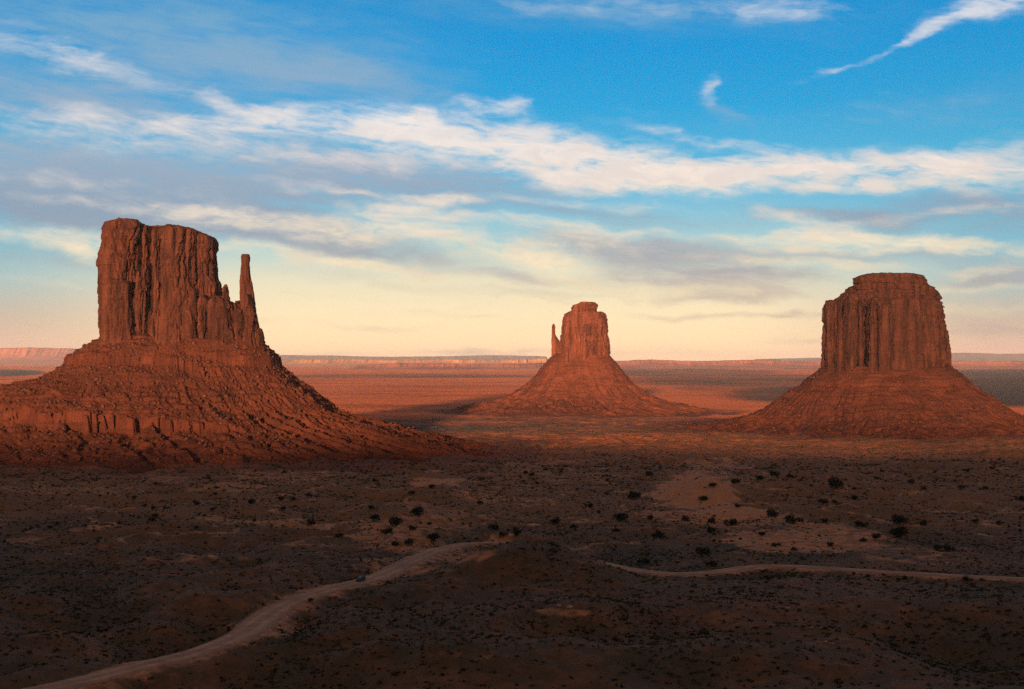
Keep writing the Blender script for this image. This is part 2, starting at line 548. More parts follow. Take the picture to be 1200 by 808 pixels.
def rock_mat(name, k=1.0, tint=(1, 1, 1)):
    m, T, b = new_mat(name)
    pos = T.new('ShaderNodeNewGeometry').outputs['Position']
    streak = T.noise(T.vmath('MULTIPLY', pos, (1 / 11.0, 1 / 11.0, 1 / 95.0)), 1.0, 7, 0.62, 0.4)
    fine = T.noise(T.vmath('MULTIPLY', pos, (1 / 3.0, 1 / 3.0, 1 / 9.0)), 1.0, 6, 0.65)
    band = T.noise(T.vmath('MULTIPLY', pos, (1 / 240.0, 1 / 240.0, 1 / 7.0)), 1.0, 5, 0.6)
    patch = T.noise(pos, 1 / 38.0, 4, 0.6)

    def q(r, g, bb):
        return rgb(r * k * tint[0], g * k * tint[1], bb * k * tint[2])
    c = T.ramp(streak, [(0.32, q(.050, .024, .020)), (0.44, q(.135, .050, .034)), (0.58, q(.225, .076, .045)), (0.72, q(.32, .115, .064))])
    c = T.mix(T.rng(patch, 0.5, 0.72, 0, 0.6), c, q(.105, .040, .029))
    c = T.mix(T.rng(patch, 0.42, 0.30, 0, 0.5), c, q(.34, .125, .072))
    c = T.mix(T.rng(band, 0.55, 0.68, 0, 0.45), c, q(.085, .034, .026))
    c = T.mix(T.rng(fine, 0.58, 0.75, 0, 0.5), c, q(.31, .12, .07))
    T.link(c, b.inputs['Base Color'])
    bp = T.new('ShaderNodeBump')
    bp.inputs['Strength'].default_value = 0.9
    bp.inputs['Distance'].default_value = 1.0
    T.link(T.math('ADD', T.math('MULTIPLY', fine, 2.2), T.math('ADD', T.math('MULTIPLY', streak, 4.0), T.math('MULTIPLY', band, 1.6))), bp.inputs['Height'])
    T.link(bp.outputs[0], b.inputs['Normal'])
    return m


def talus_mat(name, k=1.0):
    m, T, b = new_mat(name)
    pos = T.new('ShaderNodeNewGeometry').outputs['Position']
    band = T.noise(T.vmath('MULTIPLY', pos, (1 / 160.0, 1 / 160.0, 1 / 9.0)), 1.0, 6, 0.65)
    fine = T.noise(pos, 1 / 4.0, 6, 0.7)
    mid = T.noise(pos, 1 / 26.0, 5, 0.6)

    def q(r, g, bb):
        return rgb(r * k, g * k, bb * k)
    c = T.ramp(mid, [(0.3, q(.120, .039, .025)), (0.5, q(.195, .058, .032)), (0.7, q(.27, .082, .044))])
    c = T.mix(T.rng(band, 0.52, 0.66, 0, 0.6), c, q(.11, .040, .029))
    c = T.mix(T.rng(fine, 0.56, 0.68, 0, 0.65), c, q(.070, .034, .026))
    c = T.mix(T.rng(fine, 0.42, 0.30, 0, 0.5), c, q(.29, .115, .07))
    T.link(c, b.inputs['Base Color'])
    bp = T.new('ShaderNodeBump')
    bp.inputs['Strength'].default_value = 0.9
    bp.inputs['Distance'].default_value = 1.0
    T.link(T.math('ADD', T.math('MULTIPLY', fine, 3.0), T.math('MULTIPLY', band, 2.0)), bp.inputs['Height'])
    T.link(bp.outputs[0], b.inputs['Normal'])
    return m


def simple_mat(name, c1, c2, scale, rough=0.9, spec=0.1, metal=0.0):
    m, T, b = new_mat(name)
    pos = T.new('ShaderNodeTexCoord').outputs['Object']
    n = T.noise(pos, scale, 4, 0.6)
    T.link(T.mix(T.rng(n, 0.35, 0.65), c1, c2), b.inputs['Base Color'])
    b.inputs['Roughness'].default_value = rough
    b.inputs['Specular IOR Level'].default_value = spec
    b.inputs['Metallic'].default_value = metal
    return m


M_GROUND = ground_mat()
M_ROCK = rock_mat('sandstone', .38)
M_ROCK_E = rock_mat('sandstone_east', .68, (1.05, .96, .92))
M_ROCK_M = rock_mat('sandstone_south', 0.27)  # darker copy of the sandstone: this butte's shade put into its colour
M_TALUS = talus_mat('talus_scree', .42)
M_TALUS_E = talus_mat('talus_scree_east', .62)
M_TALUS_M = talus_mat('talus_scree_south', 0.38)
M_BOULDER = simple_mat('boulder_rock', rgb(.035, .015, .011), rgb(.10, .038, .023), 0.3)
M_PALE = simple_mat('pale_rock', rgb(.20, .13, .10), rgb(.36, .25, .20), 0.8)
M_FOLIAGE = simple_mat('juniper_foliage', rgb(.020, .026, .016), rgb(.042, .048, .026), 1.1)
M_BARK = simple_mat('juniper_bark', rgb(.06, .04, .03), rgb(.10, .07, .05), 2.0)
M_SCRUB = simple_mat('scrub_leaves', rgb(.022, .026, .013), rgb(.074, .064, .034), 0.05)


def road_mat():
    m, T, b = new_mat('road_dirt')
    pos = T.new('ShaderNodeNewGeometry').outputs['Position']
    ac = T.new('ShaderNodeAttribute', attribute_name='across').outputs['Fac']
    n = T.noise(pos, 1 / 3.5, 5, 0.65)
    n2 = T.noise(pos, 1 / 22.0, 3, 0.6)
    c = T.mix(T.rng(T.math('ADD', n, T.math('MULTIPLY', T.math('SUBTRACT', n2, .5), .8)), .3, .7), rgb(.25, .135, .083), rgb(.42, .235, .150))
    # packed wheel tracks either side of a looser crown, and dirty verges
    r1 = T.rng(T.math('ABSOLUTE', T.math('SUBTRACT', T.math('ABSOLUTE', ac), .42)), .10, .24)
    c = T.mix(T.math('MULTIPLY', r1, .4), c, rgb(.18, .095, .06))
    c = T.mix(T.rng(T.math('ADD', T.math('ABSOLUTE', ac), T.math('MULTIPLY', T.math('SUBTRACT', n, .5), 1.2)), .86, 1.1), c, rgb(.16, .078, .045))
    T.link(c, b.inputs['Base Color'])
    return m


M_ROAD = road_mat()


def mesa_mat():
    m, T, b = new_mat('far_sandstone')
    pos = T.new('ShaderNodeNewGeometry').outputs['Position']
    n = T.noise(T.vmath('MULTIPLY', pos, (1 / 900.0, 1 / 900.0, 1 / 45.0)), 1.0, 5, 0.6)
    T.link(T.ramp(n, [(.3, rgb(.20, .066, .048)), (.5, rgb(.36, .12, .075)), (.7, rgb(.45, .17, .105))]), b.inputs['Base Color'])
    return m


M_MESA = mesa_mat()
M_MESA_SUNLIT = simple_mat('far_sunlit_sandstone', rgb(.42, .17, .075), rgb(.60, .28, .11), 0.002)  # far cliffs with the sunlight on them put into the rock colour
M_BLUE = simple_mat('far_mountain_rock', rgb(.10, .09, .09), rgb(.16, .13, .12), 0.001)


# ------------------------------------------------------------------ ground sheet
def ellipses(px, py, lst):
    t = np.zeros_like(px)
    for (cx, cy, a, b, k) in lst:
        q = ((px - cx) / a) ** 2 + ((py - cy) / b) ** 2
        t = np.maximum(t, k * (1 - sstep(0.35, 1.5, q)))
    return t


SAND = [(815, 577, 56, 25, 1), (862, 600, 36, 11, .8), (950, 634, 120, 17, .6), (1060, 645, 110, 9, .35), (515, 564, 32, 9, .8), (535, 652, 44, 12, .5),
        (470, 668, 40, 12, .5), (500, 612, 70, 26, .45), (310, 735, 40, 14, .5), (662, 711, 26, 7, .55), (845, 546, 36, 6, .6), (700, 662, 20, 4, .35),
        (1000, 532, 160, 8, .45), (100, 572, 90, 6, .45), (330, 556, 90, 6, .5), (30, 630, 40, 10, .4), (660, 560, 80, 7, .4), (900, 658, 320, 5, .25),
        (600, 540, 120, 6, .5), (260, 655, 60, 10, .3), (560, 760, 60, 15, .3)]
VEG_SHADE = [(5, 437, 50, 4, 1.0), (1190, 458, 130, 20, .85), (880, 446, 170, 9, .6), (960, 462, 130, 12, .7), (480, 441, 200, 3, .55), (800, 437, 140, 6, .6),  # sage flats; far-left strip and right-hand plain are shade put into the colour
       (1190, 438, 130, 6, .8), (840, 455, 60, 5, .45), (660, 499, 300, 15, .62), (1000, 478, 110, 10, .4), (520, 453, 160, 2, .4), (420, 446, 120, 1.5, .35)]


def build_ground():
    azf = np.linspace(R(-27), R(27), 860)
    azr = np.linspace(R(27), R(333), 150)[1:-1]
    az = np.concatenate([azf, azr])
    r = np.concatenate([np.geomspace(2.0, 200, 40)[:-1], np.geomspace(200, 700, 260)[:-1], np.geomspace(700, 3200, 300)[:-1], np.geomspace(3200, 62000, 170)])
    RR, AA = np.meshgrid(r, az, indexing='ij')
    X, Y = RR * np.sin(AA), RR * np.cos(AA)
    rd = road_dist(X, Y).reshape(X.shape)
    Z = ground(X, Y, rd)
    Ys = np.where(Y > 30, Y, 30)
    px = 600 + F * X / Ys
    py = HY - F * Z / Ys
    wx = fbm(X / 45, Y / 70, 0, 4, 31)
    wy = fbm(X / 45, Y / 70, 0, 4, 37)
    wx2 = fbm(X / 11, Y / 16, 0, 3, 33)
    sand = ellipses(px + wx * 30 + wx2 * 6, py + wy * 10 + wx2 * 3, SAND) * (Y > 150)
    rgd = ridge(X, Y)
    sand = np.maximum(sand, .6 * sstep(.72, 1.0, rgd) * sstep(280, 620, Y) * sstep(-.3, .3, wx))
    sand = np.maximum(sand, 0.75 * np.exp(-(rd / 9.5) ** 2))
    sand = np.maximum(sand, 0.55 * sstep(0.15, 0.6, fbm(X / 130, Y / 220, 0, 4, 41)) * (Y > 500))
    veg_shade = ellipses(px + wx * 6, py, VEG_SHADE) * (Y > 2100)
    scree = np.zeros_like(X)
    for (bx_, by_, r0, r1) in ((-470, 2000, 330, 760), (177, 3640, 260, 520), (707, 2690, 290, 620)):
        q_ = np.hypot(X - bx_, (Y - by_)) + 90 * fbm(X / 160, Y / 160, 0, 3, 47)
        scree = np.maximum(scree, 1 - sstep(r0, r1, q_))
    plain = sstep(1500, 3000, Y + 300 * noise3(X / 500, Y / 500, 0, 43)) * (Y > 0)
    V = np.stack([X, Y, Z], -1).reshape(-1, 3)
    Fc = grid_faces(len(r), len(az), True)[:, ::-1]
    n0 = len(V)
    V = np.vstack([V, [[0, 0, -1.9]]])
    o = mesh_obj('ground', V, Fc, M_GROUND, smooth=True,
                 attrs={'sand': np.append(sand.ravel(), 0), 'veg_shade': np.append(veg_shade.ravel(), 0), 'plain': np.append(plain.ravel(), 0), 'scree': np.append(scree.ravel(), 0), 'wash': np.append((1 - sstep(.0, .55, rgd)).ravel() * (1 - sstep(2200, 3500, Y)).ravel(), 0)})
    tag(o, kind='structure')


build_ground()


def build_road():
    V, n = [], len(ROAD)
    tang = np.gradient(ROAD, axis=0)
    tang /= np.linalg.norm(tang, axis=1)[:, None]
    nor = np.stack([-tang[:, 1], tang[:, 0]], 1)
    offs = np.array([-1, -.8, -.5, -.2, .2, .5, .8, 1.0])
    s = np.arange(n)
    wl = 4.6 + 0.9 * noise3(s / 9.0, 3.3) + 0.5 * noise3(s / 2.5, 7.7)
    wr = 4.6 + 0.9 * noise3(s / 9.0, 13.3) + 0.5 * noise3(s / 2.5, 17.7)
    for i in range(n):
        for o in offs:
            p = ROAD[i] + nor[i] * o * (wl[i] if o > 0 else wr[i])
            V.append((p[0], p[1], 0))
    V = np.array(V)
    V[:, 2] = ground(V[:, 0], V[:, 1]) + 0.14 - 0.2 * (np.tile(np.abs(offs), n) > .9)
    o = mesh_obj('road', V, grid_faces(n, len(offs)), M_ROAD, smooth=True, attrs={'across': np.tile(offs, n)})
    tag(o, kind='structure')


build_road()


# ------------------------------------------------------------------ buttes
class Acc:
    def __init__(self):
        self.v, self.f, self.n = [], [], 0

    def add(self, v, f):
        self.v.append(v)
        self.f.append(f + self.n)
        self.n += len(v)

    def get(self):
        return np.vstack(self.v), np.vstack(self.f)


def loft(acc, D, secs, depth, dy=0.0, n=3.2, seed=0, res=1.6, amp=1.0, crack=3.0, sink=25.0, topn=1.5, csz=21.0, dtaper=0.9, strata=1.0, sk=0.75):
    """a rock column: secs = (py, x0, x1) rows from the top down, in photograph rows at distance D; depth = half depth in metres."""
    k = D / F
    secs = sorted(secs)
    py = np.array([q[0] for q in secs], float)
    zs = (HY - py) * k
    x0 = np.array([(q[1] - 600) * k for q in secs])
    x1 = np.array([(q[2] - 600) * k for q in secs])
    ztop, zbot = zs[0], zs[-1] - sink
    H = ztop - zbot
    nz = max(14, int(H / res))
    per = 2 * ((x1 - x0).max() + 2 * depth)
    nt = int(np.clip(per / res, 26, 620))
    zz = np.linspace(ztop, zbot, nz)
    zi = -zz
    L = np.interp(zi, -zs, x0)
    Rr = np.interp(zi, -zs, x1)
    th = np.linspace(0, 2 * np.pi, nt, endpoint=False)
    # even spacing around a superellipse
    c, s_ = np.cos(th), np.sin(th)
    rad = (np.abs(c) ** n + np.abs(s_) ** n) ** (-1.0 / n)
    ux, uy = rad * c, rad * s_
    cx = (L + Rr) / 2
    hx = (Rr - L) / 2
    dz = np.interp(zz, [zbot, ztop], [1.0, dtaper]) * depth
    X = cx[:, None] + hx[:, None] * ux[None]
    Y = D + dy + dz[:, None] * uy[None]
    Y = Y + sk * (X - cx[:, None])          # the face is turned a little to the right
    Zm = np.repeat(zz[:, None], nt, 1)
    # outward direction
    nx, ny = ux * depth / max(hx.max(), .1), uy
    ln = np.hypot(ux, uy)
    nx, ny = ux / ln, uy / ln
    nx = nx - sk * ny * 0.5
    o = seed * 17.3
    d = fbm(X / 24 + o, Y / 24, Zm / 150, 4, seed) * 1.7
    d += fbm(X / 4.5 + o, Y / 4.5, Zm / 22, 3, seed + 3) * 0.9

    def slab(q):                           # flat panels with sharp steps between them
        fl = np.floor(q)
        return fl + sstep(0.46, 0.54, q - fl)
    wx_, wz_ = fbm(X / 9, Y / 9, Zm / 20, 2, seed + 21) * 2.0, fbm(X / 30, Y / 30, Zm / 9, 2, seed + 22) * 9
    d += (slab(noise3((X + wx_) / 24 + o, Y / 24, (Zm + wz_) / 110, seed + 14) * 3.4) * 2.0)
    d += (slab(noise3((X + wx_) / 9 + o, Y / 9, (Zm + wz_) / 34, seed + 15) * 2.4) * 0.7)
    d += slab(noise3((X + wx_) / 31 + o, Y / 31, (Zm + wz_) / 38, seed + 16) * 2.4) * 1.9
    hj = np.abs(noise3(X / 70 + o, Y / 70, Zm / 13, seed + 18))
    d -= 1.3 * np.exp(-(hj / .05) ** 2) * sstep(0, .3, noise3(X / 35, Y / 35, Zm / 40, seed + 19))
    cr = np.abs(noise3(X / csz + o, Y / csz, Zm / 280 + o, seed + 5) + 0.22 * noise3(X / 7, Y / 7, Zm / 40, seed + 6))
    d -= crack * 2.0 * np.exp(-(cr / (0.06 * 21 / csz + .01)) ** 2) * (0.15 + 0.85 * sstep(-.15, .25, noise3(X / 40, Y / 40, Zm / 70 + 5, seed + 8)))
    st = fbm(X / 90, Y / 90, Zm / 7.5 + o, 4, seed + 9, 0.6)
    d += strata * np.clip(st, -0.8, 0.8) * 1.5
    edge = sstep(0, 7, ztop - Zm)
    d = d * amp * (0.45 + 0.55 * edge)
    d -= (1 - sstep(0, 5, ztop - Zm)) * 1.6 * topn * amp
    d -= 1.5 * amp
    size = np.minimum(hx, depth)[:, None]
    d = np.clip(d, -0.55 * size, 3.5)
    X = X + nx * d
    Y = Y + ny * d
    # top rings
    rings_x, rings_y, rings_z = [], [], []
    for t in (0.75, 0.45, 0.2, 0.03):
        xx = cx[0] + (X[0] - cx[0]) * t
        yy = D + dy + (Y[0] - D - dy) * t
        rings_x.append(xx)
        rings_y.append(yy)
        rings_z.append(ztop + topn * (0.4 * (1 - t) + fbm(xx / 9 + o, yy / 9, 0, 3, seed + 12) * 1.0))
    rings_x, rings_y, rings_z = rings_x[::-1], rings_y[::-1], rings_z[::-1]
    Zm[0] += fbm(X[0] / 9 + o, Y[0] / 9, 0, 3, seed + 12) * topn
    X = np.vstack([rings_x, X])
    Y = np.vstack([rings_y, Y])
    Zm = np.vstack([rings_z, Zm])
    V = np.stack([X, Y, Zm], -1).reshape(-1, 3)
    acc.add(V, grid_faces(len(X), nt, True))


def talus(name, cx, cy, ax, ay, prof_fn, mat, parent, loc, seed, dmax, nt=820, nd=230, n=2.6):
    """skirt of scree round a tower footprint; d = distance outside the footprint."""
    nf = int(nt * .8)                      # most columns on the side towards the lens
    th = np.concatenate([np.linspace(R(170), R(370), nf, endpoint=False), np.linspace(R(370), R(530), nt - nf, endpoint=False)])
    c, s = np.cos(th), np.sin(th)
    rad = (np.abs(c) ** n + np.abs(s) ** n) ** (-1.0 / n)
    bx, by = rad * c * ax, rad * s * ay
    d = np.concatenate([np.linspace(-0.45 * min(ax, ay), 0, 14)[:-1], np.linspace(0, 1, nd) ** 1.15 * dmax])
    nx, ny = c / ax, s / ay
    l = np.hypot(nx, ny)
    nx, ny = nx / l, ny / l
    mixn = sstep(0, 120, d)[:, None]
    ox = nx[None] * (1 - mixn) + c[None] * mixn
    oy = ny[None] * (1 - mixn) + s[None] * mixn
    dd = d[:, None]
    X = cx + bx[None] + ox * dd
    Y = cy + by[None] + oy * dd
    Z = prof_fn(X, Y, np.repeat(dd, nt, 1), np.repeat(th[None], len(d), 0))
    V = np.stack([X, Y, Z], -1).reshape(-1, 3)
    o = mesh_obj(name, V, grid_faces(len(d), nt, True)[:, ::-1], mat, parent, smooth=False, loc=loc)
    return X, Y, Z


def rubble(name, X, Y, Z, count, smin, smax, mat, parent, loc, seed, rows, front=True):
    r = np.random.RandomState(seed)
    phi = (1 + 5 ** .5) / 2
    ico = np.array([(-1, phi, 0), (1, phi, 0), (-1, -phi, 0), (1, -phi, 0), (0, -1, phi), (0, 1, phi), (0, -1, -phi), (0, 1, -phi), (phi, 0, -1), (phi, 0, 1), (-phi, 0, -1), (-phi, 0, 1)], float)
    ico /= np.linalg.norm(ico[0])
    fi = np.array([(0, 11, 5), (0, 5, 1), (0, 1, 7), (0, 7, 10), (0, 10, 11), (1, 5, 9), (5, 11, 4), (11, 10, 2), (10, 7, 6), (7, 1, 8), (3, 9, 4), (3, 4, 2), (3, 2, 6), (3, 6, 8), (3, 8, 9), (4, 9, 5), (2, 4, 11), (6, 2, 10), (8, 6, 7), (9, 8, 1)])
    i = (rows[0] + (rows[1] - rows[0]) * r.rand(count) ** 0.8).astype(int)
    j = r.randint(0, X.shape[1], count)
    p = np.stack([X[i, j], Y[i, j], Z[i, j]], 1)
    s = smin + (smax - smin) * r.rand(count) ** 4
    sc = s[:, None] * (0.6 + 0.7 * r.rand(count, 3))
    a = r.rand(count) * 6.283
    P = ico[None] * (0.75 + 0.5 * r.rand(count, 12, 1)) * sc[:, None, :]
    ca, sa = np.cos(a)[:, None], np.sin(a)[:, None]
    x = P[..., 0] * ca - P[..., 1] * sa
    y = P[..., 0] * sa + P[..., 1] * ca
    V = np.stack([x, y, P[..., 2]], -1) + p[:, None, :] + np.array([0, 0, 0.15])
    Fc = fi[None] + (np.arange(count) * 12)[:, None, None]
    o = mesh_obj(name, V.reshape(-1, 3), Fc.reshape(-1, 3), mat, parent, loc=loc)
    o['kind'] = 'stuff'
    return o


def gully(X, Y, th, d, seed, fr=26, sc=1.0):
    """ridges and gullies running down the slope"""
    w = 0.035 * fbm(X / 50, Y / 50, 0, 3, seed)
    a = th + w - 0.0011 * d
    q = fbm(np.cos(a) * fr / 3.0, np.sin(a) * fr / 3.0, d / 520.0, 3, seed + 2, .55)
    q2 = noise3(np.cos(a) * fr * 1.1, np.sin(a) * fr * 1.1, d / 420.0, seed + 4)
    g = 1 - np.abs(q) * 2.2 + 0.35 * (0.5 - np.abs(q2)) * 2
    return g * sc


def ledges(X, Y, z, step, k, seed):
    """thin beds of shale standing out as small horizontal steps"""
    q = z / step + fbm(X / 90, Y / 90, 0, 3, 90 + seed) * .8
    f = q - np.floor(q)
    amt = k * sstep(-.1, .35, noise3(X / 45, Y / 45, z / 14, 95 + seed))
    return z + (sstep(.0, .28, f) - f) * step * amt


# ---- west mitten: tower, thumb spire, talus
def build_west():
    D0 = 2000.0
    base_loc = np.array(pix(205, 396, 2010))
    base_loc[2] = -123.0
    root = empty('sandstone_butte', base_loc, 'tall wide red butte at left, with a thin thumb spire at its right end', 'butte', 'sandstone buttes')
    A = Acc()
    # core behind the slabs
    loft(A, 2040, [(267, 130, 228), (274, 127, 240), (284, 125, 247), (325, 123, 250), (398, 121, 276)], 42, 0, 3.5, 1, 2.0, sk=0.1)
    # left tower and slab
    loft(A, 1975, [(257.5, 139, 161), (259.5, 136, 163), (262, 129.5, 164), (263.5, 129, 164), (270, 126, 164), (286, 125, 160), (300, 122, 159), (340, 121, 157), (397, 121, 158)], 28, 0, 3.0, 2, 1.3, crack=4, sk=0.5)
    loft(A, 1962, [(287, 117, 129), (300, 115.5, 130), (338, 114.5, 131), (376, 117, 131), (397, 119, 133)], 22, 6, 2.8, 3, 1.3, sk=-0.5)
    loft(A, 1950, [(330, 134, 156), (345, 132, 158), (397, 130, 160)], 16, 8, 2.6, 21, 1.3, crack=3.5)
    # columns to the right of the first dark recess
    loft(A, 1985, [(265, 168, 180), (275, 167, 181), (330, 166.5, 179.5), (397, 165, 181)], 24, 10, 2.6, 4, 1.3)
    loft(A, 1974, [(318, 160, 172), (332, 159, 173), (397, 158, 175)], 16, 4, 2.4, 22, 1.3)
    loft(A, 1978, [(267, 181, 192), (280, 181, 193), (340, 182, 194), (397, 180, 196)], 26, 4, 2.6, 5, 1.3)
    loft(A, 1940, [(351, 186, 193), (360, 184, 195), (397, 181, 197)], 12, 10, 2.2, 23, 1.2)
    # main slab
    loft(A, 1968, [(265.5, 197, 214), (267, 193, 222), (272, 192, 229), (300, 192, 228.5), (345, 192, 230), (398, 190, 233)], 34, 0, 3.4, 6, 1.3, crack=2.6, sk=0.5)
    loft(A, 1950, [(338, 205, 226), (352, 201, 229), (398, 197, 231)], 16, 6, 2.8, 24, 1.3, crack=3.0)
    # right slab and the lower buttresses
    loft(A, 1992, [(273, 234, 238), (275, 233.5, 243), (278, 233.5, 247), (283, 233.5, 250), (290, 233.5, 250.5), (325, 233, 251), (332, 233, 255), (398, 232, 256)], 30, 4, 3.0, 7, 1.3)
    loft(A, 1965, [(346, 235, 243), (356, 232, 246), (400, 230, 249)], 18, 6, 2.4, 8, 1.3)
    loft(A, 1975, [(347, 250, 258), (352, 248, 270), (358, 247, 279), (375, 247, 281), (402, 246, 284)], 22, 6, 2.8, 9, 1.2, crack=3.4)
    loft(A, 1978, [(336, 260, 265), (342, 259, 268), (352, 258, 270)], 8, 6, 2.4, 10, 1.1, sink=30, topn=.6)
    loft(A, 1984, [(333, 262, 264.5), (340, 261, 266), (350, 260, 268)], 6, 10, 2.4, 25, 1.1, sink=30, topn=.5)
    loft(A, 1960, [(362, 262, 270), (372, 259, 274), (403, 256, 277)], 14, 6, 2.4, 11, 1.2)
    # walls turned away from the sun inside the recesses
    loft(A, 1990, [(262, 159, 167), (300, 157, 167), (345, 157, 167), (397, 158, 168)], 8, 0, 2.8, 61, 1.3, sk=3.0, crack=1.5)
    loft(A, 1990, [(274, 228, 236), (300, 227, 236), (350, 228, 236), (398, 229, 238)], 8, 0, 2.8, 62, 1.3, sk=3.0, crack=1.5)
    loft(A, 1985, [(268, 180, 185), (330, 180, 186), (397, 178, 186)], 7, 0, 2.8, 63, 1.3, sk=2.6, crack=1.5)
    loft(A, 1985, [(350, 243, 250), (402, 243, 251)], 7, 0, 2.8, 64, 1.3, sk=2.6, crack=1.5)
    loft(A, 1982, [(353, 277, 284), (403, 278, 287)], 7, 0, 2.8, 65, 1.3, sk=2.6, crack=1.5)
    v, f = A.get()
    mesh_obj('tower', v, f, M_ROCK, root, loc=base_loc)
    B = Acc()
    loft(B, 1985, [(298, 282.5, 291.5), (302, 281.5, 292.3), (308, 281.8, 291.6), (325, 281.2, 292.5), (342, 281.0, 295), (360, 281.5, 297.5), (387, 284, 303), (404, 286, 307)],
         9.5, 4, 3.2, 12, 1.0, amp=.30, crack=2.5, topn=.5, dtaper=.85, sk=.5)
    loft(B, 1976, [(345, 287, 294.5), (362, 286, 297.5), (385, 285, 302), (406, 284, 305)], 11, 2, 2.3, 13, 1.1, amp=.8)
    loft(B, 1990, [(382, 293, 302), (390, 291, 305), (398, 290, 306.5), (410, 288, 308.5)], 14, 0, 2.3, 14, 1.1, amp=.8)
    v, f = B.get()
    mesh_obj('thumb_spire', v, f, M_ROCK, root, loc=base_loc)

    cx, cy = (212 - 600) / F * 2000, 2005.0
    ax, ay = 112, 56

    def prof(X, Y, d, th):
        c, s = np.cos(th), np.sin(th)
        left = sstep(0.0, -0.9, c)
        frontl = sstep(0.75, -0.1, c) * sstep(0.35, -0.2, s)
        right = sstep(0.2, 0.9, c)
        w = 1 + 0.10 * fbm(c * 2.2, s * 2.2, 0, 3, 50)
        g = gully(X, Y, th, d, 52, 30)
        gw = sstep(10, 90, d)
        dd = d * w * (1 + .28 * right * sstep(40, 140, d)) + g * 9 * gw
        # terraces: scree, ledge, scree, bench cliff, apron
        fl = np.abs(noise3(X / 12.0, Y / 12.0, 0, 58)) * 2.4 - .5 + .8 * noise3(X / 31.0, Y / 31.0, 0, 68) + .6 * noise3(X / 3.5, Y / 3.5, 0, 59)
        broken = sstep(-0.35, 0.15, fbm(X / 55, Y / 55, 0, 3, 61) + .25)
        dd = dd + 7 * noise3(X / 38, Y / 38, 0, 66) * sstep(15, 40, d)
        da = dd + fl * 2.0 * sstep(30, 45, d)
        db = dd + fl * 4.2 * sstep(90, 150, d)
        za = np.interp(da, [-60, 0, 24, 26, 62, 120, 126, 228, 300, 400], [40, 27, 2, -9, -39, -73, -80, -106, -121, -138])
        zb = np.interp(db, [-60, 0, 44, 46, 95, 128, 186, 190, 245, 330, 460], [40, 31, 5, -7, -36, -50, -71, -93, -106, -121, -140])
        zc = np.interp(dd, [-60, 0, 44, 46, 95, 128, 170, 215, 245, 330, 460], [40, 31, 5, -7, -36, -50, -66, -95, -106, -121, -140])
        zb = zb * broken + zc * (1 - broken)
        z = za * (1 - frontl) + zb * frontl
        z = z + left * sstep(60, 150, d) * 14 * (1 - sstep(165, 290, d))
        z = z + right * sstep(60, 200, d) * 4
        z = z + g * (6.5 + 3 * right) * gw * sstep(35, 75, d) * (1 - 0.55 * frontl * sstep(120, 160, d) * (1 - sstep(190, 220, d))) * (1 - sstep(280, 440, d))
        z = z + fbm(X / 14, Y / 14, 0, 4, 55) * 1.9 * sstep(0, 40, d) + fbm(X / 4, Y / 4, 0, 3, 57) * 0.9 * sstep(-5, 20, d)
        z = ledges(X, Y, z, 7.5, .55, 1)
        z = z - sstep(330, 460, d) * 18
        return z
    X, Y, Z = talus('talus_slope', cx, cy, ax, ay, prof, M_TALUS, root, base_loc, 50, 470, 1300, 360)
    rubble('rubble', X, Y, Z, 14000, 0.45, 2.8, M_BOULDER, root, base_loc, 3, (15, 290))


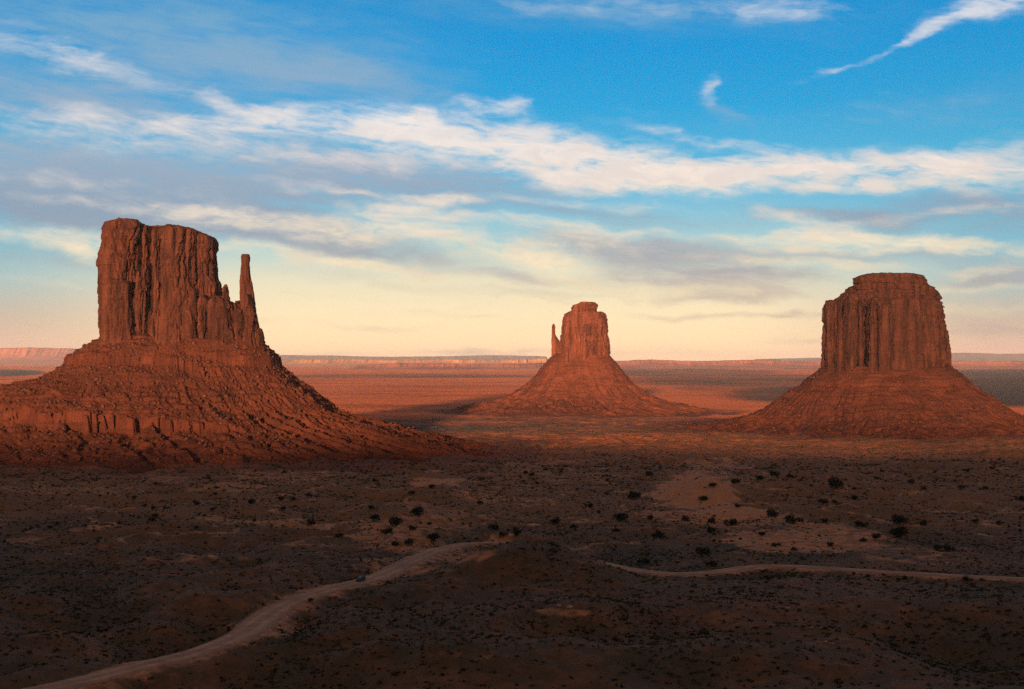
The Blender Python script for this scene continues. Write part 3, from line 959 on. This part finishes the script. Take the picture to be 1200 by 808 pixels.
def build_east():
    base_loc = np.array(pix(682, 415, 3640))
    base_loc[2] = -130
    root = empty('sandstone_butte', base_loc, 'small distant red butte in the middle with a low thumb spire on its left', 'butte', 'sandstone buttes')
    A = Acc()
    loft(A, 3640, [(366, 665, 708), (368, 662, 710), (373, 659, 711), (384, 657.5, 712), (400, 657, 713.2), (424, 656, 715.5)], 58, 0, 3.0, 31, 1.9, amp=.9, crack=3.2, sk=0.3, csz=40.0)
    loft(A, 3640, [(354.5, 679, 699), (357, 675, 700.5), (358.5, 670, 701), (364, 669, 700), (370, 667, 703)], 30, 0, 2.6, 32, 1.7, amp=.9, sink=4, strata=2)
    loft(A, 3590, [(376, 664, 676), (385, 661, 679), (424, 659, 681)], 26, 12, 2.6, 33, 1.8)
    loft(A, 3592, [(380, 683, 698), (390, 681, 700), (424, 679, 702)], 24, 12, 2.6, 34, 1.8)
    loft(A, 3605, [(372, 701, 709), (385, 699, 712), (425, 698, 715.5)], 24, 8, 2.4, 35, 1.8)
    v, f = A.get()
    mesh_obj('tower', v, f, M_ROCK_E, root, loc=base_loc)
    B = Acc()
    loft(B, 3640, [(379.8, 647.6, 649.8), (383, 646.8, 650.8), (392, 646.6, 651.2), (397, 646.2, 654), (404, 645.8, 658), (421, 645, 661)], 12, 0, 2.4, 36, 1.5, amp=.3, topn=.6, dtaper=.6)
    v, f = B.get()
    mesh_obj('thumb_spire', v, f, M_ROCK_E, root, loc=base_loc)
    cx, cy = (681 - 600) / F * 3640, 3640.0

    def prof(X, Y, d, th):
        c, s = np.cos(th), np.sin(th)
        left = sstep(0.1, -0.8, c)
        w = 1 + 0.17 * fbm(c * 2.2, s * 2.2, 0, 3, 60)
        g = gully(X, Y, th, d, 62, 22)
        gw = sstep(8, 80, d)
        dd = d * w + g * 6 * gw
        z = np.interp(dd, [-60, 0, 36, 39, 64, 68, 104, 155, 225, 300, 480], [22, 13, -29, -36, -64, -68, -96, -116, -129, -138, -160])
        z = z + g * 8.0 * gw * (1 - sstep(200, 320, d)) + fbm(X / 18, Y / 18, 0, 4, 65) * 1.8 * sstep(0, 40, d)
        return ledges(X, Y, z, 9.0, .6, 2)
    X, Y, Z = talus('talus_slope', cx, cy, 72, 56, prof, M_TALUS_E, root, base_loc, 60, 480, 620, 170)
    rubble('rubble', X, Y, Z, 1600, 0.9, 3.2, M_BOULDER, root, base_loc, 4, (15, 140))


def build_south():
    base_loc = np.array(pix(1040, 436, 2680))
    base_loc[2] = -128
    root = empty('sandstone_butte', base_loc, 'broad flat topped red butte standing alone at the right, without a spire', 'butte', 'sandstone buttes')
    A = Acc()
    # big right body
    loft(A, 2665, [(352, 1019.7, 1102.0), (356, 1018.2, 1104.9), (365, 1017.3, 1108.2), (393, 1016.8, 1112.1), (438, 1015.8, 1113.1)], 78, 0, 2.9, 41, 1.7, amp=1.0, crack=2.6, sk=0.35, csz=38.0)
    # core behind the crevice
    loft(A, 2745, [(353, 976.1, 1098.1), (380, 973.2, 1103.9), (438, 972.2, 1105.8)], 62, 0, 3.2, 42, 2.2, sk=0.0)
    # left columns
    loft(A, 2640, [(352, 970.3, 979.0), (358, 969.3, 980.0), (395, 968.2, 981.0), (437, 967.4, 981.9)], 30, 20, 2.8, 43, 1.5, sk=-0.2)
    loft(A, 2622, [(351.5, 980.0, 988.7), (360, 979.0, 989.7), (437, 978.0, 991.6)], 30, 16, 2.6, 44, 1.5)
    loft(A, 2612, [(350, 990.6, 1003.2), (358, 989.2, 1004.2), (437, 988.2, 1004.2)], 32, 12, 2.8, 45, 1.5, crack=3.6)
    loft(A, 2640, [(350, 1002.2, 1016.8), (360, 1002.2, 1018.7), (437, 1002.2, 1018.7)], 12, 0, 2.6, 46, 1.5, sk=2.8, crack=1.5)
    loft(A, 2640, [(352, 986.8, 991.6), (437, 986.8, 992.6)], 10, 0, 2.6, 54, 1.5, sk=2.6, crack=1.5)
    loft(A, 2645, [(353, 977.1, 981.0), (437, 978.0, 982.9)], 10, 0, 2.6, 55, 1.5, sk=2.6, crack=1.5)
    # pale pillar beside the crevice
    loft(A, 2592, [(350, 1019.7, 1027.4), (356, 1017.7, 1030.3), (438, 1016.8, 1034.2)], 22, 10, 2.5, 47, 1.5)
    loft(A, 2590, [(356, 1032.3, 1059.4), (364, 1030.3, 1063.2), (438, 1028.4, 1069.0)], 20, 12, 2.7, 48, 1.6, crack=2.2, csz=34.0)
    # sloping shoulders and cap
    loft(A, 2680, [(332, 1002.2, 1086.5), (338, 993.5, 1093.2), (345, 985.8, 1099.0), (350, 980.0, 1102.9), (357, 976.1, 1104.9)], 72, 0, 2.3, 49, 1.5, amp=1.5, sink=6, strata=3.5, topn=3, sk=0.1)
    v, f = A.get()
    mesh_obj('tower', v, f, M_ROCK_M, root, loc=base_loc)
    B = Acc()
    loft(B, 2680, [(321.5, 1012.9, 1071.0), (323, 1006.1, 1080.7), (325.5, 1001.8, 1084.5), (328, 1000.3, 1086.0), (331, 1001.3, 1086.5), (336, 1002.2, 1084.5)], 52, 0, 3.2, 51, 1.3, amp=.9, sink=6, strata=2.5, topn=1.2, sk=0.1)
    loft(B, 2645, [(325, 1003.2, 1018.7), (327, 1000.3, 1020.6), (335, 1002.2, 1022.6)], 26, 0, 2.8, 52, 1.3, amp=1.2, sink=8, strata=2)
    loft(B, 2650, [(326, 1063.2, 1082.6), (329, 1061.3, 1086.5), (338, 1059.4, 1086.5)], 24, 0, 2.8, 53, 1.3, amp=1.2, sink=8, strata=2)
    v, f = B.get()
    mesh_obj('cap_rock', v, f, M_ROCK_M, root, loc=base_loc)
    cx, cy = (1040 - 600) / F * 2680, 2690.0

    def prof(X, Y, d, th):
        c, s = np.cos(th), np.sin(th)
        w = 1 + 0.16 * fbm(c * 2.2, s * 2.2, 0, 3, 70)
        g = gully(X, Y, th, d, 72, 24)
        gw = sstep(8, 80, d)
        dd = d * w * (1 + .22 * np.abs(c) * sstep(60, 160, d)) + g * 7 * gw
        z = np.interp(dd, [-60, 0, 36, 39, 80, 83, 132, 190, 250, 330, 480], [-6, -15, -43, -50, -77, -80, -106, -121, -130, -137, -155])
        z = z + g * 8.0 * gw * (1 - sstep(200, 340, d)) + fbm(X / 16, Y / 16, 0, 4, 75) * 1.6 * sstep(0, 40, d)
        return ledges(X, Y, z, 8.0, .6, 3)
    X, Y, Z = talus('talus_slope', cx, cy, 118, 104, prof, M_TALUS_M, root, base_loc, 70, 480, 860, 220)
    rubble('rubble', X, Y, Z, 2400, 0.7, 2.8, M_BOULDER, root, base_loc, 5, (15, 180))


build_west()
build_east()
build_south()


# ------------------------------------------------------------------ far mesas and mountains
def far_ridge(name, D, x0, x1, tops, mat, depth, seed, cliff=0.5, foot=-134, rough=1.0):
    """a long mesa: tops = (px, py) skyline; cliff then talus, with buttresses and bays along its front."""
    k = D / F
    n = int((x1 - x0) * 2.2)
    s = np.linspace(x0, x1, n)
    xs = (s - 600) * k
    top = (HY - np.interp(s, [t[0] for t in tops], [t[1] for t in tops])) * k
    top = top + fbm(s / 14.0, seed * 3.1, 0, 4, seed) * 0.45 * k * rough
    bay = fbm(s / 40.0, seed * 1.7, 0, 6, seed + 3, .6) * depth * 0.3
    rows = []
    zf = lambda t: foot + (top - foot) * t
    for t, off in ((0.0, -1.0), (0.12, -.75), (0.3, -.5), (1 - cliff, -.28), (1 - cliff * .45, -.22), (1.0, -.17), (1.02, 0.0), (1.0, .5), (0.0, 1.0)):
        yy = D + off * depth + bay * (1 if off < 0.3 else 0) * (0.4 + 0.6 * t)
        yy = yy + fbm(s / 4.0, t * 3, seed, 3, seed + 5) * depth * .03
        rows.append(np.stack([xs, yy, zf(t)], 1))
    V = np.vstack(rows)
    o = mesh_obj(name, V, grid_faces(len(rows), n), mat)
    tag(o, kind='structure')


far_ridge('mesa', 44000, -160, 118, [(-160, 405), (0, 408.5), (40, 408), (78, 409), (95, 414), (118, 424)], M_MESA, 3200, 3)
far_ridge('mesa', 32000, 300, 700, [(300, 422.5), (360, 421.5), (430, 420.8), (460, 422.5), (520, 421.2), (575, 422.4), (600, 421.8), (640, 420.2), (700, 422)], M_MESA_SUNLIT, 2400, 7)
far_ridge('mesa', 20000, 420, 760, [(420, 428), (470, 426), (560, 427), (640, 425.5), (700, 427), (760, 430)], M_MESA, 1500, 17)
far_ridge('mesa', 24000, 680, 1010, [(680, 425), (720, 423.6), (765, 421.8), (800, 423.4), (845, 423.2), (880, 422.2), (930, 423.8), (1010, 423.4)], M_MESA, 2000, 9)
far_ridge('mesa', 23000, 1080, 1400, [(1080, 424), (1130, 423.5), (1200, 424), (1300, 422), (1400, 424)], M_MESA, 1800, 11)
far_ridge('mountains', 50000, 900, 1500, [(900, 421), (1060, 417.5), (1110, 415), (1135, 413.8), (1160, 415), (1250, 415), (1500, 420)], M_BLUE, 5000, 13, .3, rough=.5)
far_ridge('mountains', 52000, 250, 640, [(250, 420), (330, 416.5), (390, 417), (440, 418.5), (520, 418), (570, 416.5), (640, 418)], M_BLUE, 5000, 15, .3, rough=.4)


# ------------------------------------------------------------------ plants
def leaf_cloud(r, lobes, per, size):
    V, Fq = [], []
    k = 0
    for (cx, cy, cz, rx, ry, rz) in lobes:
        for _ in range(per):
            d = r.normal(size=3)
            d /= np.linalg.norm(d)
            q = r.rand() ** 0.4
            c = np.array([cx + d[0] * rx * q, cy + d[1] * ry * q, max(0.15, cz + d[2] * rz * q)])
            a, b = r.normal(size=3), r.normal(size=3)
            a /= np.linalg.norm(a)
            b -= a * b.dot(a)
            b /= np.linalg.norm(b)
            s1, s2 = size * (0.6 + r.rand() * 0.9), size * (0.4 + r.rand() * 0.6)
            V += [c - a * s1, c - b * s2 + d * .1, c + a * s1, c + b * s2]
            Fq.append((k, k + 1, k + 2, k + 3))
            k += 4
    return np.array(V), np.array(Fq)


def tube(pts, rad, n=6):
    V, Fc = [], []
    pts = [np.array(p, float) for p in pts]
    for i, (p, q) in enumerate(zip(pts, rad)):
        t = pts[min(i + 1, len(pts) - 1)] - pts[max(i - 1, 0)]
        t /= np.linalg.norm(t)
        a = np.cross(t, (0.3, 1, 0.1))
        a /= np.linalg.norm(a)
        b = np.cross(t, a)
        for j in range(n):
            w = 2 * math.pi * j / n
            V.append(p + q * (a * math.cos(w) + b * math.sin(w)))
    return np.array(V), grid_faces(len(pts), n, True)


def juniper_proto(i):
    r = np.random.RandomState(100 + i)
    w, h = 1.0, 0.78 + 0.32 * r.rand()
    lobes = []
    for _ in range(6 + i % 3):
        a, q = r.rand() * 6.283, 0.75 * r.rand() ** .6
        rr = 0.3 + 0.25 * r.rand()
        lobes.append((q * w * math.cos(a), q * w * math.sin(a), h * (0.42 + 0.62 * r.rand() * (1 - q * .55)), rr, rr, rr * .85))
    cv, cf = leaf_cloud(r, lobes, 55, 0.11)
    cme = mesh_obj('crown', cv, cf, M_FOLIAGE)
    A = Acc()
    A.add(*tube([(0, 0, -.15), (.05, .02, .25), (.02, .06, .7)], (.09, .065, .03)))
    for k in range(4):
        a = k * 1.6 + r.rand()
        A.add(*tube([(.03, .02, .15), (.3 * math.cos(a), .3 * math.sin(a), .4), (.6 * math.cos(a), .6 * math.sin(a), .65)], (.05, .035, .015)))
    v, f = A.get()
    tme = mesh_obj('trunk', v, f, M_BARK)
    return cme, tme


PROTO = [juniper_proto(i) for i in range(6)]
used_proto = set()


def place_juniper(px, py, wpx, label, group, seed):
    x, y, z = hit_ground(px, py)
    r = random.Random(seed)
    k = max(0.9, wpx / 2 * y / F)
    i = r.randrange(6)
    root = empty('juniper', (x, y, z - 0.05 * k), label, 'juniper', group)
    a = k * (0.9 + .2 * r.random())
    root.scale = (k * (.9 + .3 * r.random()), a, a * (.9 + .25 * r.random()))
    root.rotation_euler = (0, 0, r.random() * 6.28)
    for src in PROTO[i]:
        if i in used_proto:
            c = src.copy()
            COL.objects.link(c)
        else:
            c = src
        c.parent = root
    used_proto.add(i)


SHRUBS = [
 # left of centre, above the road bend
 (434, 597, 9, 'small narrow juniper at the top left of the thicket above the road bend'),
 (438, 610, 14, 'dark juniper directly below the small narrow one left of the thicket'),
 (452, 626, 17, 'lower of the two big junipers that touch above the road bend'),
 (464, 618, 19, 'upper of the two big junipers that touch above the road bend'),
 (488, 604, 18, 'big round juniper standing alone up the slope from the touching pair'),
 (484, 621, 11, 'small juniper halfway between the touching pair and the road bend'),
 (463, 640, 12, 'left one of two low junipers just above the dirt road bend'),
 (479, 639, 13, 'right one of two low junipers just above the dirt road bend'),
 (507, 636, 18, 'wide juniper closest to the dirt road at its bend'),
 (505, 573, 10, 'small juniper on the pale sandy knoll left of centre'),
 (482, 579, 10, 'small juniper at the left foot of the pale sandy knoll'),
 (562, 592, 8, 'lone small juniper right of the pale sandy knoll'),
 (578, 621, 14, 'taller juniper of the pair behind the dark mound'),
 (588, 629, 8, 'tiny juniper beside the taller one behind the dark mound'),
 (607, 626, 13, 'upright juniper behind the crest of the dark mound'),
 (650, 614, 14, 'wide juniper on open ground above the right end of the dark mound'),
 (673, 619, 8, 'small juniper right of the wide one above the dark mound'),
 (690, 595, 12, 'round juniper on the open flat between the knoll and the bare sand rise'),
 (727, 611, 20, 'big spreading juniper left of the bare sand rise'),
 (722, 623, 10, 'small juniper under the big spreading one left of the sand rise'),
 (743, 585, 17, 'large juniper at the left edge of the bare sand rise'),
 (761, 558, 11, 'juniper behind the top left of the bare sand rise'),
 (773, 632, 20, 'tallest juniper of the valley floor, just above the right road'),
 (762, 609, 9, 'small juniper above the tallest one near the right road'),
 (755, 661, 16, 'low broad juniper beside the right road where it comes out from the mound'),
 # sand rise
 (836, 571, 10, 'small juniper on the upper edge of the bare sand rise'),
 (862, 567, 12, 'larger juniper on the upper right edge of the bare sand rise'),
 (824, 587, 13, 'round juniper alone in the middle of the bare sand rise'),
 (865, 595, 8, 'tiny juniper on the lower right of the bare sand rise'),
 (890, 562, 11, 'first of three junipers in a row behind the sand rise'),
 (908, 558, 12, 'biggest of three junipers in a row behind the sand rise'),
 (925, 560, 9, 'last and smallest of three junipers in a row behind the sand rise'),
 (906, 606, 15, 'wide juniper at the right foot of the bare sand rise'),
 (834, 613, 13, 'upper of two stacked junipers below the bare sand rise'),
 (832, 624, 16, 'lower of two stacked junipers below the bare sand rise'),
 (856, 616, 19, 'spreading juniper right of the stacked pair below the sand rise'),
 (803, 611, 12, 'juniper on the slope left of the stacked pair'),
 (893, 628, 10, 'small juniper at the left end of the bare red flat'),
 (909, 641, 12, 'round juniper on the bare red flat close to the right road'),
 (931, 646, 10, 'smaller round juniper on the bare red flat next to the right road'),
 (972, 641, 11, 'juniper alone in the middle of the bare red flat'),
 (823, 652, 18, 'big juniper left of the bare red flat above the right road'),
 (834, 664, 16, 'low juniper touching the verge of the right road'),
 # right
 (930, 614, 20, 'broad juniper clump on the upper rim of the bare red flat'),
 (964, 591, 13, 'left one of two junipers below the big dark clump on the right'),
 (979, 590, 7, 'small right one of two junipers below the big dark clump'),
 (981, 572, 22, 'big dark juniper clump on the flat below the flat topped butte'),
 (1002, 586, 11, 'low juniper right of the big dark clump'),
 (1010, 618, 17, 'wide juniper on the upper right rim of the bare red flat'),
 (1012, 635, 10, 'left one of the twin junipers at the right end of the bare red flat'),
 (1026, 633, 12, 'right one of the twin junipers at the right end of the bare red flat'),
 (1052, 631, 24, 'largest juniper right of the twin pair near the bare red flat'),
 (1055, 614, 20, 'long low juniper above the largest one on the right'),
 (1083, 616, 12, 'juniper right of the long low one'),
 (1099, 646, 12, 'left one of two touching junipers above the far right stretch of road'),
 (1113, 647, 13, 'right one of two touching junipers above the far right stretch of road'),
 (1061, 679, 9, 'small juniper on the lower verge of the right road'),
 (1134, 681, 12, 'low wide juniper on the lower verge of the far right road'),
 (1195, 587, 13, 'juniper at the right edge of the valley floor below the butte'),
 # left plain
 (294, 591, 12, 'biggest juniper on the dark plain in front of the left butte'),
 (331, 598, 9, 'juniper just below the close pair on the dark left plain'),
 (365, 616, 13, 'broad juniper on the dark plain left of the road bend'),
 (397, 630, 12, 'juniper between the dark left plain and the thicket above the road bend'),
 (363, 706, 9, 'single juniper on the inner verge of the left road below the car'),
]
for n_, (px_, py_, w_, lab_) in enumerate(SHRUBS):
    place_juniper(px_, py_, w_, lab_, 'junipers on the valley floor', n_)
ANON = [(182, 606, 9), (232, 592, 8), (328, 587, 10), (343, 587, 8), (362, 583, 8), (182, 569, 7), (333, 555, 8), (440, 565, 8)]
for n_, (px_, py_, w_) in enumerate(ANON):
    place_juniper(px_, py_, w_, 'small dark juniper on the shaded plain in front of the left butte', 'small junipers on the left plain', 200 + n_)
ANON = [(1034, 553, 7), (1028, 562, 7), (1067, 567, 9), (1082, 574, 8), (1126, 573, 9), (1155, 574, 8), (1172, 615, 10), (1143, 613, 9), (966, 613, 9), (1017, 677, 6), (1000, 674, 6)]
for n_, (px_, py_, w_) in enumerate(ANON):
    place_juniper(px_, py_, w_, 'small dark juniper on the dim flat below the flat topped right butte', 'small junipers on the right flat', 240 + n_)
rr_ = random.Random(77)
knots = [(rr_.uniform(0, 1200), 545 + 95 * rr_.random()) for _ in range(26)]
for n_ in range(125):
    kx, ky = rr_.choice(knots)
    px_, py_ = min(1195, max(5, kx + rr_.gauss(0, 34))), min(655, max(538, ky + rr_.gauss(0, 8)))
    if 880 < px_ < 1110 and py_ > 615:
        continue
    w_ = 3 + 4.5 * rr_.random() ** 1.6
    place_juniper(px_, py_, w_, 'tiny dark bush among the low scrub of the shaded valley floor', 'tiny bushes in the scrub', 300 + n_)


def build_scrub():
    r = np.random.RandomState(9)
    N = 150000
    az = r.uniform(R(-21.5), R(21.5), N)
    D = 265 * (2700 / 265.) ** (r.rand(N) ** 0.68)
    X, Y = D * np.tan(az), D
    rd = road_dist(X, Y)
    keep = rd > 6.5
    dens = sstep(-0.55, 0.45, fbm(X / 60, Y / 110, 0, 4, 81))
    Zg = ground(X, Y, rd)
    px, py = 600 + F * X / Y, HY - F * Zg / Y
    sand = ellipses(px, py, SAND)
    keep &= r.rand(N) < (0.15 + 0.45 * dens + .6 * (1 - sstep(.1, .7, ridge(X, Y)))) * (1 - 0.88 * np.clip(sand * 1.2, 0, 1))
    X, Y, Zg = X[keep], Y[keep], Zg[keep]
    N = len(X)
    size = (0.30 + 0.95 * r.rand(N) ** 2.6) * (0.8 + 1.25 * sstep(500, 1800, Y))
    m = 9
    # each plant is a tuft of upright leaf blades
    c = np.stack([X, Y, Zg], 1)[:, None, :]
    dirs = r.normal(size=(N, m, 3))
    dirs[..., 2] = np.abs(dirs[..., 2]) * 0.8 + 0.25
    dirs /= np.linalg.norm(dirs, axis=2)[..., None]
    s = size[:, None, None]
    off = r.normal(size=(N, m, 3)) * np.array([.35, .35, .08]) * s
    tip = c + off + dirs * s * (0.5 + .5 * r.rand(N, m, 1))
    side = np.cross(dirs, r.normal(size=(N, m, 3)))
    side /= np.linalg.norm(side, axis=2)[..., None]
    wv = side * s * (0.22 + .2 * r.rand(N, m, 1))
    mid = c + off + dirs * s * .3
    root = c + off * .7 - np.array([0, 0, .1])
    V = np.stack([root, mid - wv, tip, mid + wv], 2).reshape(-1, 3)
    Fc = np.arange(len(V)).reshape(-1, 4)
    o = mesh_obj('scrub', V, Fc, M_SCRUB)
    tag(o, 'low dark sage scrub covering the shaded valley floor', 'scrub', kind='stuff')


build_scrub()


# ------------------------------------------------------------------ boulders in the foreground
def boulder(px, py, w, label, group, mat, seed):
    x, y, z = hit_ground(px, py)
    r = np.random.RandomState(seed)
    bm = bmesh.new()
    bmesh.ops.create_icosphere(bm, subdivisions=3, radius=1.0)
    k = w / 2 * y / F
    sc = np.array([1.0, .8, .6]) * k * (0.85 + .3 * r.rand(3))
    pl = [(lambda d: d / np.linalg.norm(d))(r.normal(size=3)) for _ in range(9)]
    for v in bm.verts:
        p = np.array(v.co)
        for q in pl:                         # chip flat facets
            t = p.dot(q) - 0.72
            if t > 0:
                p = p - q * t
        p = p * (1 + .06 * float(noise3(p[0] * 3 + seed, p[1] * 3, p[2] * 3)))
        v.co = Vector(p * sc)
    me = bpy.data.meshes.new('boulder')
    bm.to_mesh(me)
    bm.free()
    me.materials.append(mat)
    o = bpy.data.objects.new('boulder', me)
    o.location = (x, y, z + sc[2] * .25)
    o.rotation_euler = (0, 0, r.rand() * 6)
    COL.objects.link(o)
    tag(o, label, 'boulder', group)


BLD = [(924, 714, 8, 'pale boulder uppermost of the few below the right road'), (951, 737, 6, 'pale boulder halfway down the dark slope below the right road'),
       (962, 737, 7, 'wider pale boulder beside another halfway down the dark slope'), (975, 756, 8, 'pale boulder lowest on the dark slope below the right road'),
       (968, 753, 5, 'small pale boulder just left of the lowest one'), (655, 711, 9, 'pale flat boulder on the crest of the near dark mound'),
       (668, 713, 10, 'larger pale flat boulder on the crest of the near dark mound'), (248, 672, 5, 'pale stone on the dark slope above the left road'),
       (98, 671, 5, 'small pale stone on the dark far left slope')]
for n_, b_ in enumerate(BLD):
    boulder(b_[0], b_[1], b_[2], b_[3], 'pale boulders in the foreground', M_PALE, 400 + n_)


# ------------------------------------------------------------------ the car on the road
def build_car():
    k = int(np.argmin(np.abs((600 + F * ROAD[:, 0] / ROAD[:, 1]) - 424) + (ROAD[:, 1] > 560) * 1e3))
    p = ROAD[k]
    t = ROAD[k - 2] - ROAD[k + 2]
    z = float(ground(np.array([p[0]]), np.array([p[1]]))[0]) + 0.14
    root = empty('car', (p[0], p[1], z), 'dark car with a pale windscreen driving down the dirt road', 'car')
    root.rotation_euler = (0, 0, math.atan2(t[1], t[0]))
    paint = simple_mat('car_paint', rgb(.010, .016, .016), rgb(.014, .022, .022), 1.0, 0.5, 0.25)
    glass = simple_mat('car_glass', rgb(.10, .13, .14), rgb(.16, .2, .21), 1.0, 0.08, 0.8)
    rubber = simple_mat('tyre_rubber', rgb(.015, .015, .015), rgb(.02, .02, .02), 3.0, 0.9)
    metal = simple_mat('wheel_metal', rgb(.3, .3, .3), rgb(.4, .4, .4), 3.0, 0.35, 0.5, 0.8)
    lamp = simple_mat('lamp_glass', rgb(.55, .55, .52), rgb(.65, .65, .6), 3.0, 0.1, 0.6)
    red = simple_mat('tail_glass', rgb(.25, .01, .01), rgb(.3, .02, .02), 3.0, 0.2, 0.6)
    # lower body by cross-sections along x (front is +x): (x, half width, z bottom, z top)
    def hull(name, secs, mat, nseg=12, parent=root):
        V = []
        for (x, hw, zb, zt) in secs:
            for j in range(nseg):
                a = 2 * math.pi * (j + .5) / nseg
                c, s = math.cos(a), math.sin(a)
                rr = (abs(c) ** 5 + abs(s) ** 5) ** (-1 / 5.)
                V.append((x, hw * rr * c, (zb + zt) / 2 + (zt - zb) / 2 * rr * s))
        f = [tuple(q) for q in grid_faces(len(secs), nseg, True)]
        f.append(tuple(range(nseg))[::-1])
        f.append(tuple(range((len(secs) - 1) * nseg, len(secs) * nseg)))
        return mesh_obj(name, V, f, mat, parent)
    hull('body', [(-2.25, .78, .5, .95), (-2.15, .86, .36, 1.05), (-1.2, .9, .3, 1.08), (0.6, .91, .3, 1.05), (1.0, .9, .3, 1.02), (2.0, .85, .34, .92), (2.2, .78, .42, .82)], paint)
    hull('cabin', [(-2.0, .70, 1.0, 1.15), (-1.75, .70, 1.0, 1.55), (-1.2, .70, 1.0, 1.66), (0.0, .70, 1.0, 1.64), (.3, .68, 1.0, 1.55), (.95, .66, 1.0, 1.08)], paint)
    ws = [(.36, -.6, 1.53), (.36, .6, 1.53), (.98, .68, 1.10), (.98, -.68, 1.10)]
    ws2 = [(a + .02, b, c + .03) for a, b, c in ws]
    mesh_obj('windscreen', ws + ws2, [(0, 1, 2, 3), (7, 6, 5, 4), (0, 4, 5, 1), (1, 5, 6, 2), (2, 6, 7, 3), (3, 7, 4, 0)], glass, root)
    for s in (-1, 1):
        for (a, b) in ((-.85, .2), (-1.75, -.95)):
            q = [(a, s * .735, 1.12), (b, s * .735, 1.12), (b - .05, s * .715, 1.52), (a + .06, s * .715, 1.52)]
            q2 = [(x, y - s * .05, zz) for x, y, zz in q]
            mesh_obj('window', q + q2, [(0, 1, 2, 3), (7, 6, 5, 4), (0, 4, 5, 1), (1, 5, 6, 2), (2, 6, 7, 3), (3, 7, 4, 0)], glass, root)

    def cyl(name, c, r, w, mat, parent, n=18):
        V = [(c[0] + r * math.cos(2 * math.pi * j / n), c[1] + q, c[2] + r * math.sin(2 * math.pi * j / n)) for q in (-w / 2, w / 2) for j in range(n)]
        f = [tuple(q) for q in grid_faces(2, n, True)] + [tuple(range(n))[::-1], tuple(range(n, 2 * n))]
        return mesh_obj(name, V, f, mat, parent)
    for x in (-1.35, 1.4):
        for s in (-1, 1):
            w = empty('wheel', (0, 0, 0))
            w.parent = root
            cyl('tyre', (x, s * .8, .34), .34, .24, rubber, w)
            cyl('rim', (x, s * .81, .34), .21, .25, metal, w)
    for s in (-1, 1):
        hull('headlight', [(2.02, .16, .62, .80), (2.19, .15, .63, .79), (2.22, .1, .66, .76)], lamp).location = (0, s * .58, 0)
        hull('taillight', [(-2.2, .1, .72, .95), (-2.26, .09, .74, .93)], red).location = (0, s * .62, 0)


build_car()


# ------------------------------------------------------------------ air
def build_haze():
    m = bpy.data.materials.new('haze_air')
    m.use_nodes = True
    T = NT(m.node_tree)
    v = T.new('ShaderNodeVolumePrincipled')
    v.inputs['Color'].default_value = (.84, .88, 1.0, 1)
    v.inputs['Density'].default_value = 1.1e-5
    v.inputs['Anisotropy'].default_value = 0.0
    o = T.new('ShaderNodeOutputMaterial')
    T.link(v.outputs[0], o.inputs['Volume'])
    x, y0, y1, z0, z1 = 64000, -64000, 64000, -190, 330
    V = [(-x, y0, z0), (x, y0, z0), (x, y1, z0), (-x, y1, z0), (-x, y0, z1), (x, y0, z1), (x, y1, z1), (-x, y1, z1)]
    o = mesh_obj('haze', V, [(3, 2, 1, 0), (4, 5, 6, 7), (0, 1, 5, 4), (1, 2, 6, 5), (2, 3, 7, 6), (3, 0, 4, 7)], m)
    tag(o, 'pale dusty air that fades the far mesas', 'haze', kind='stuff')


build_haze()
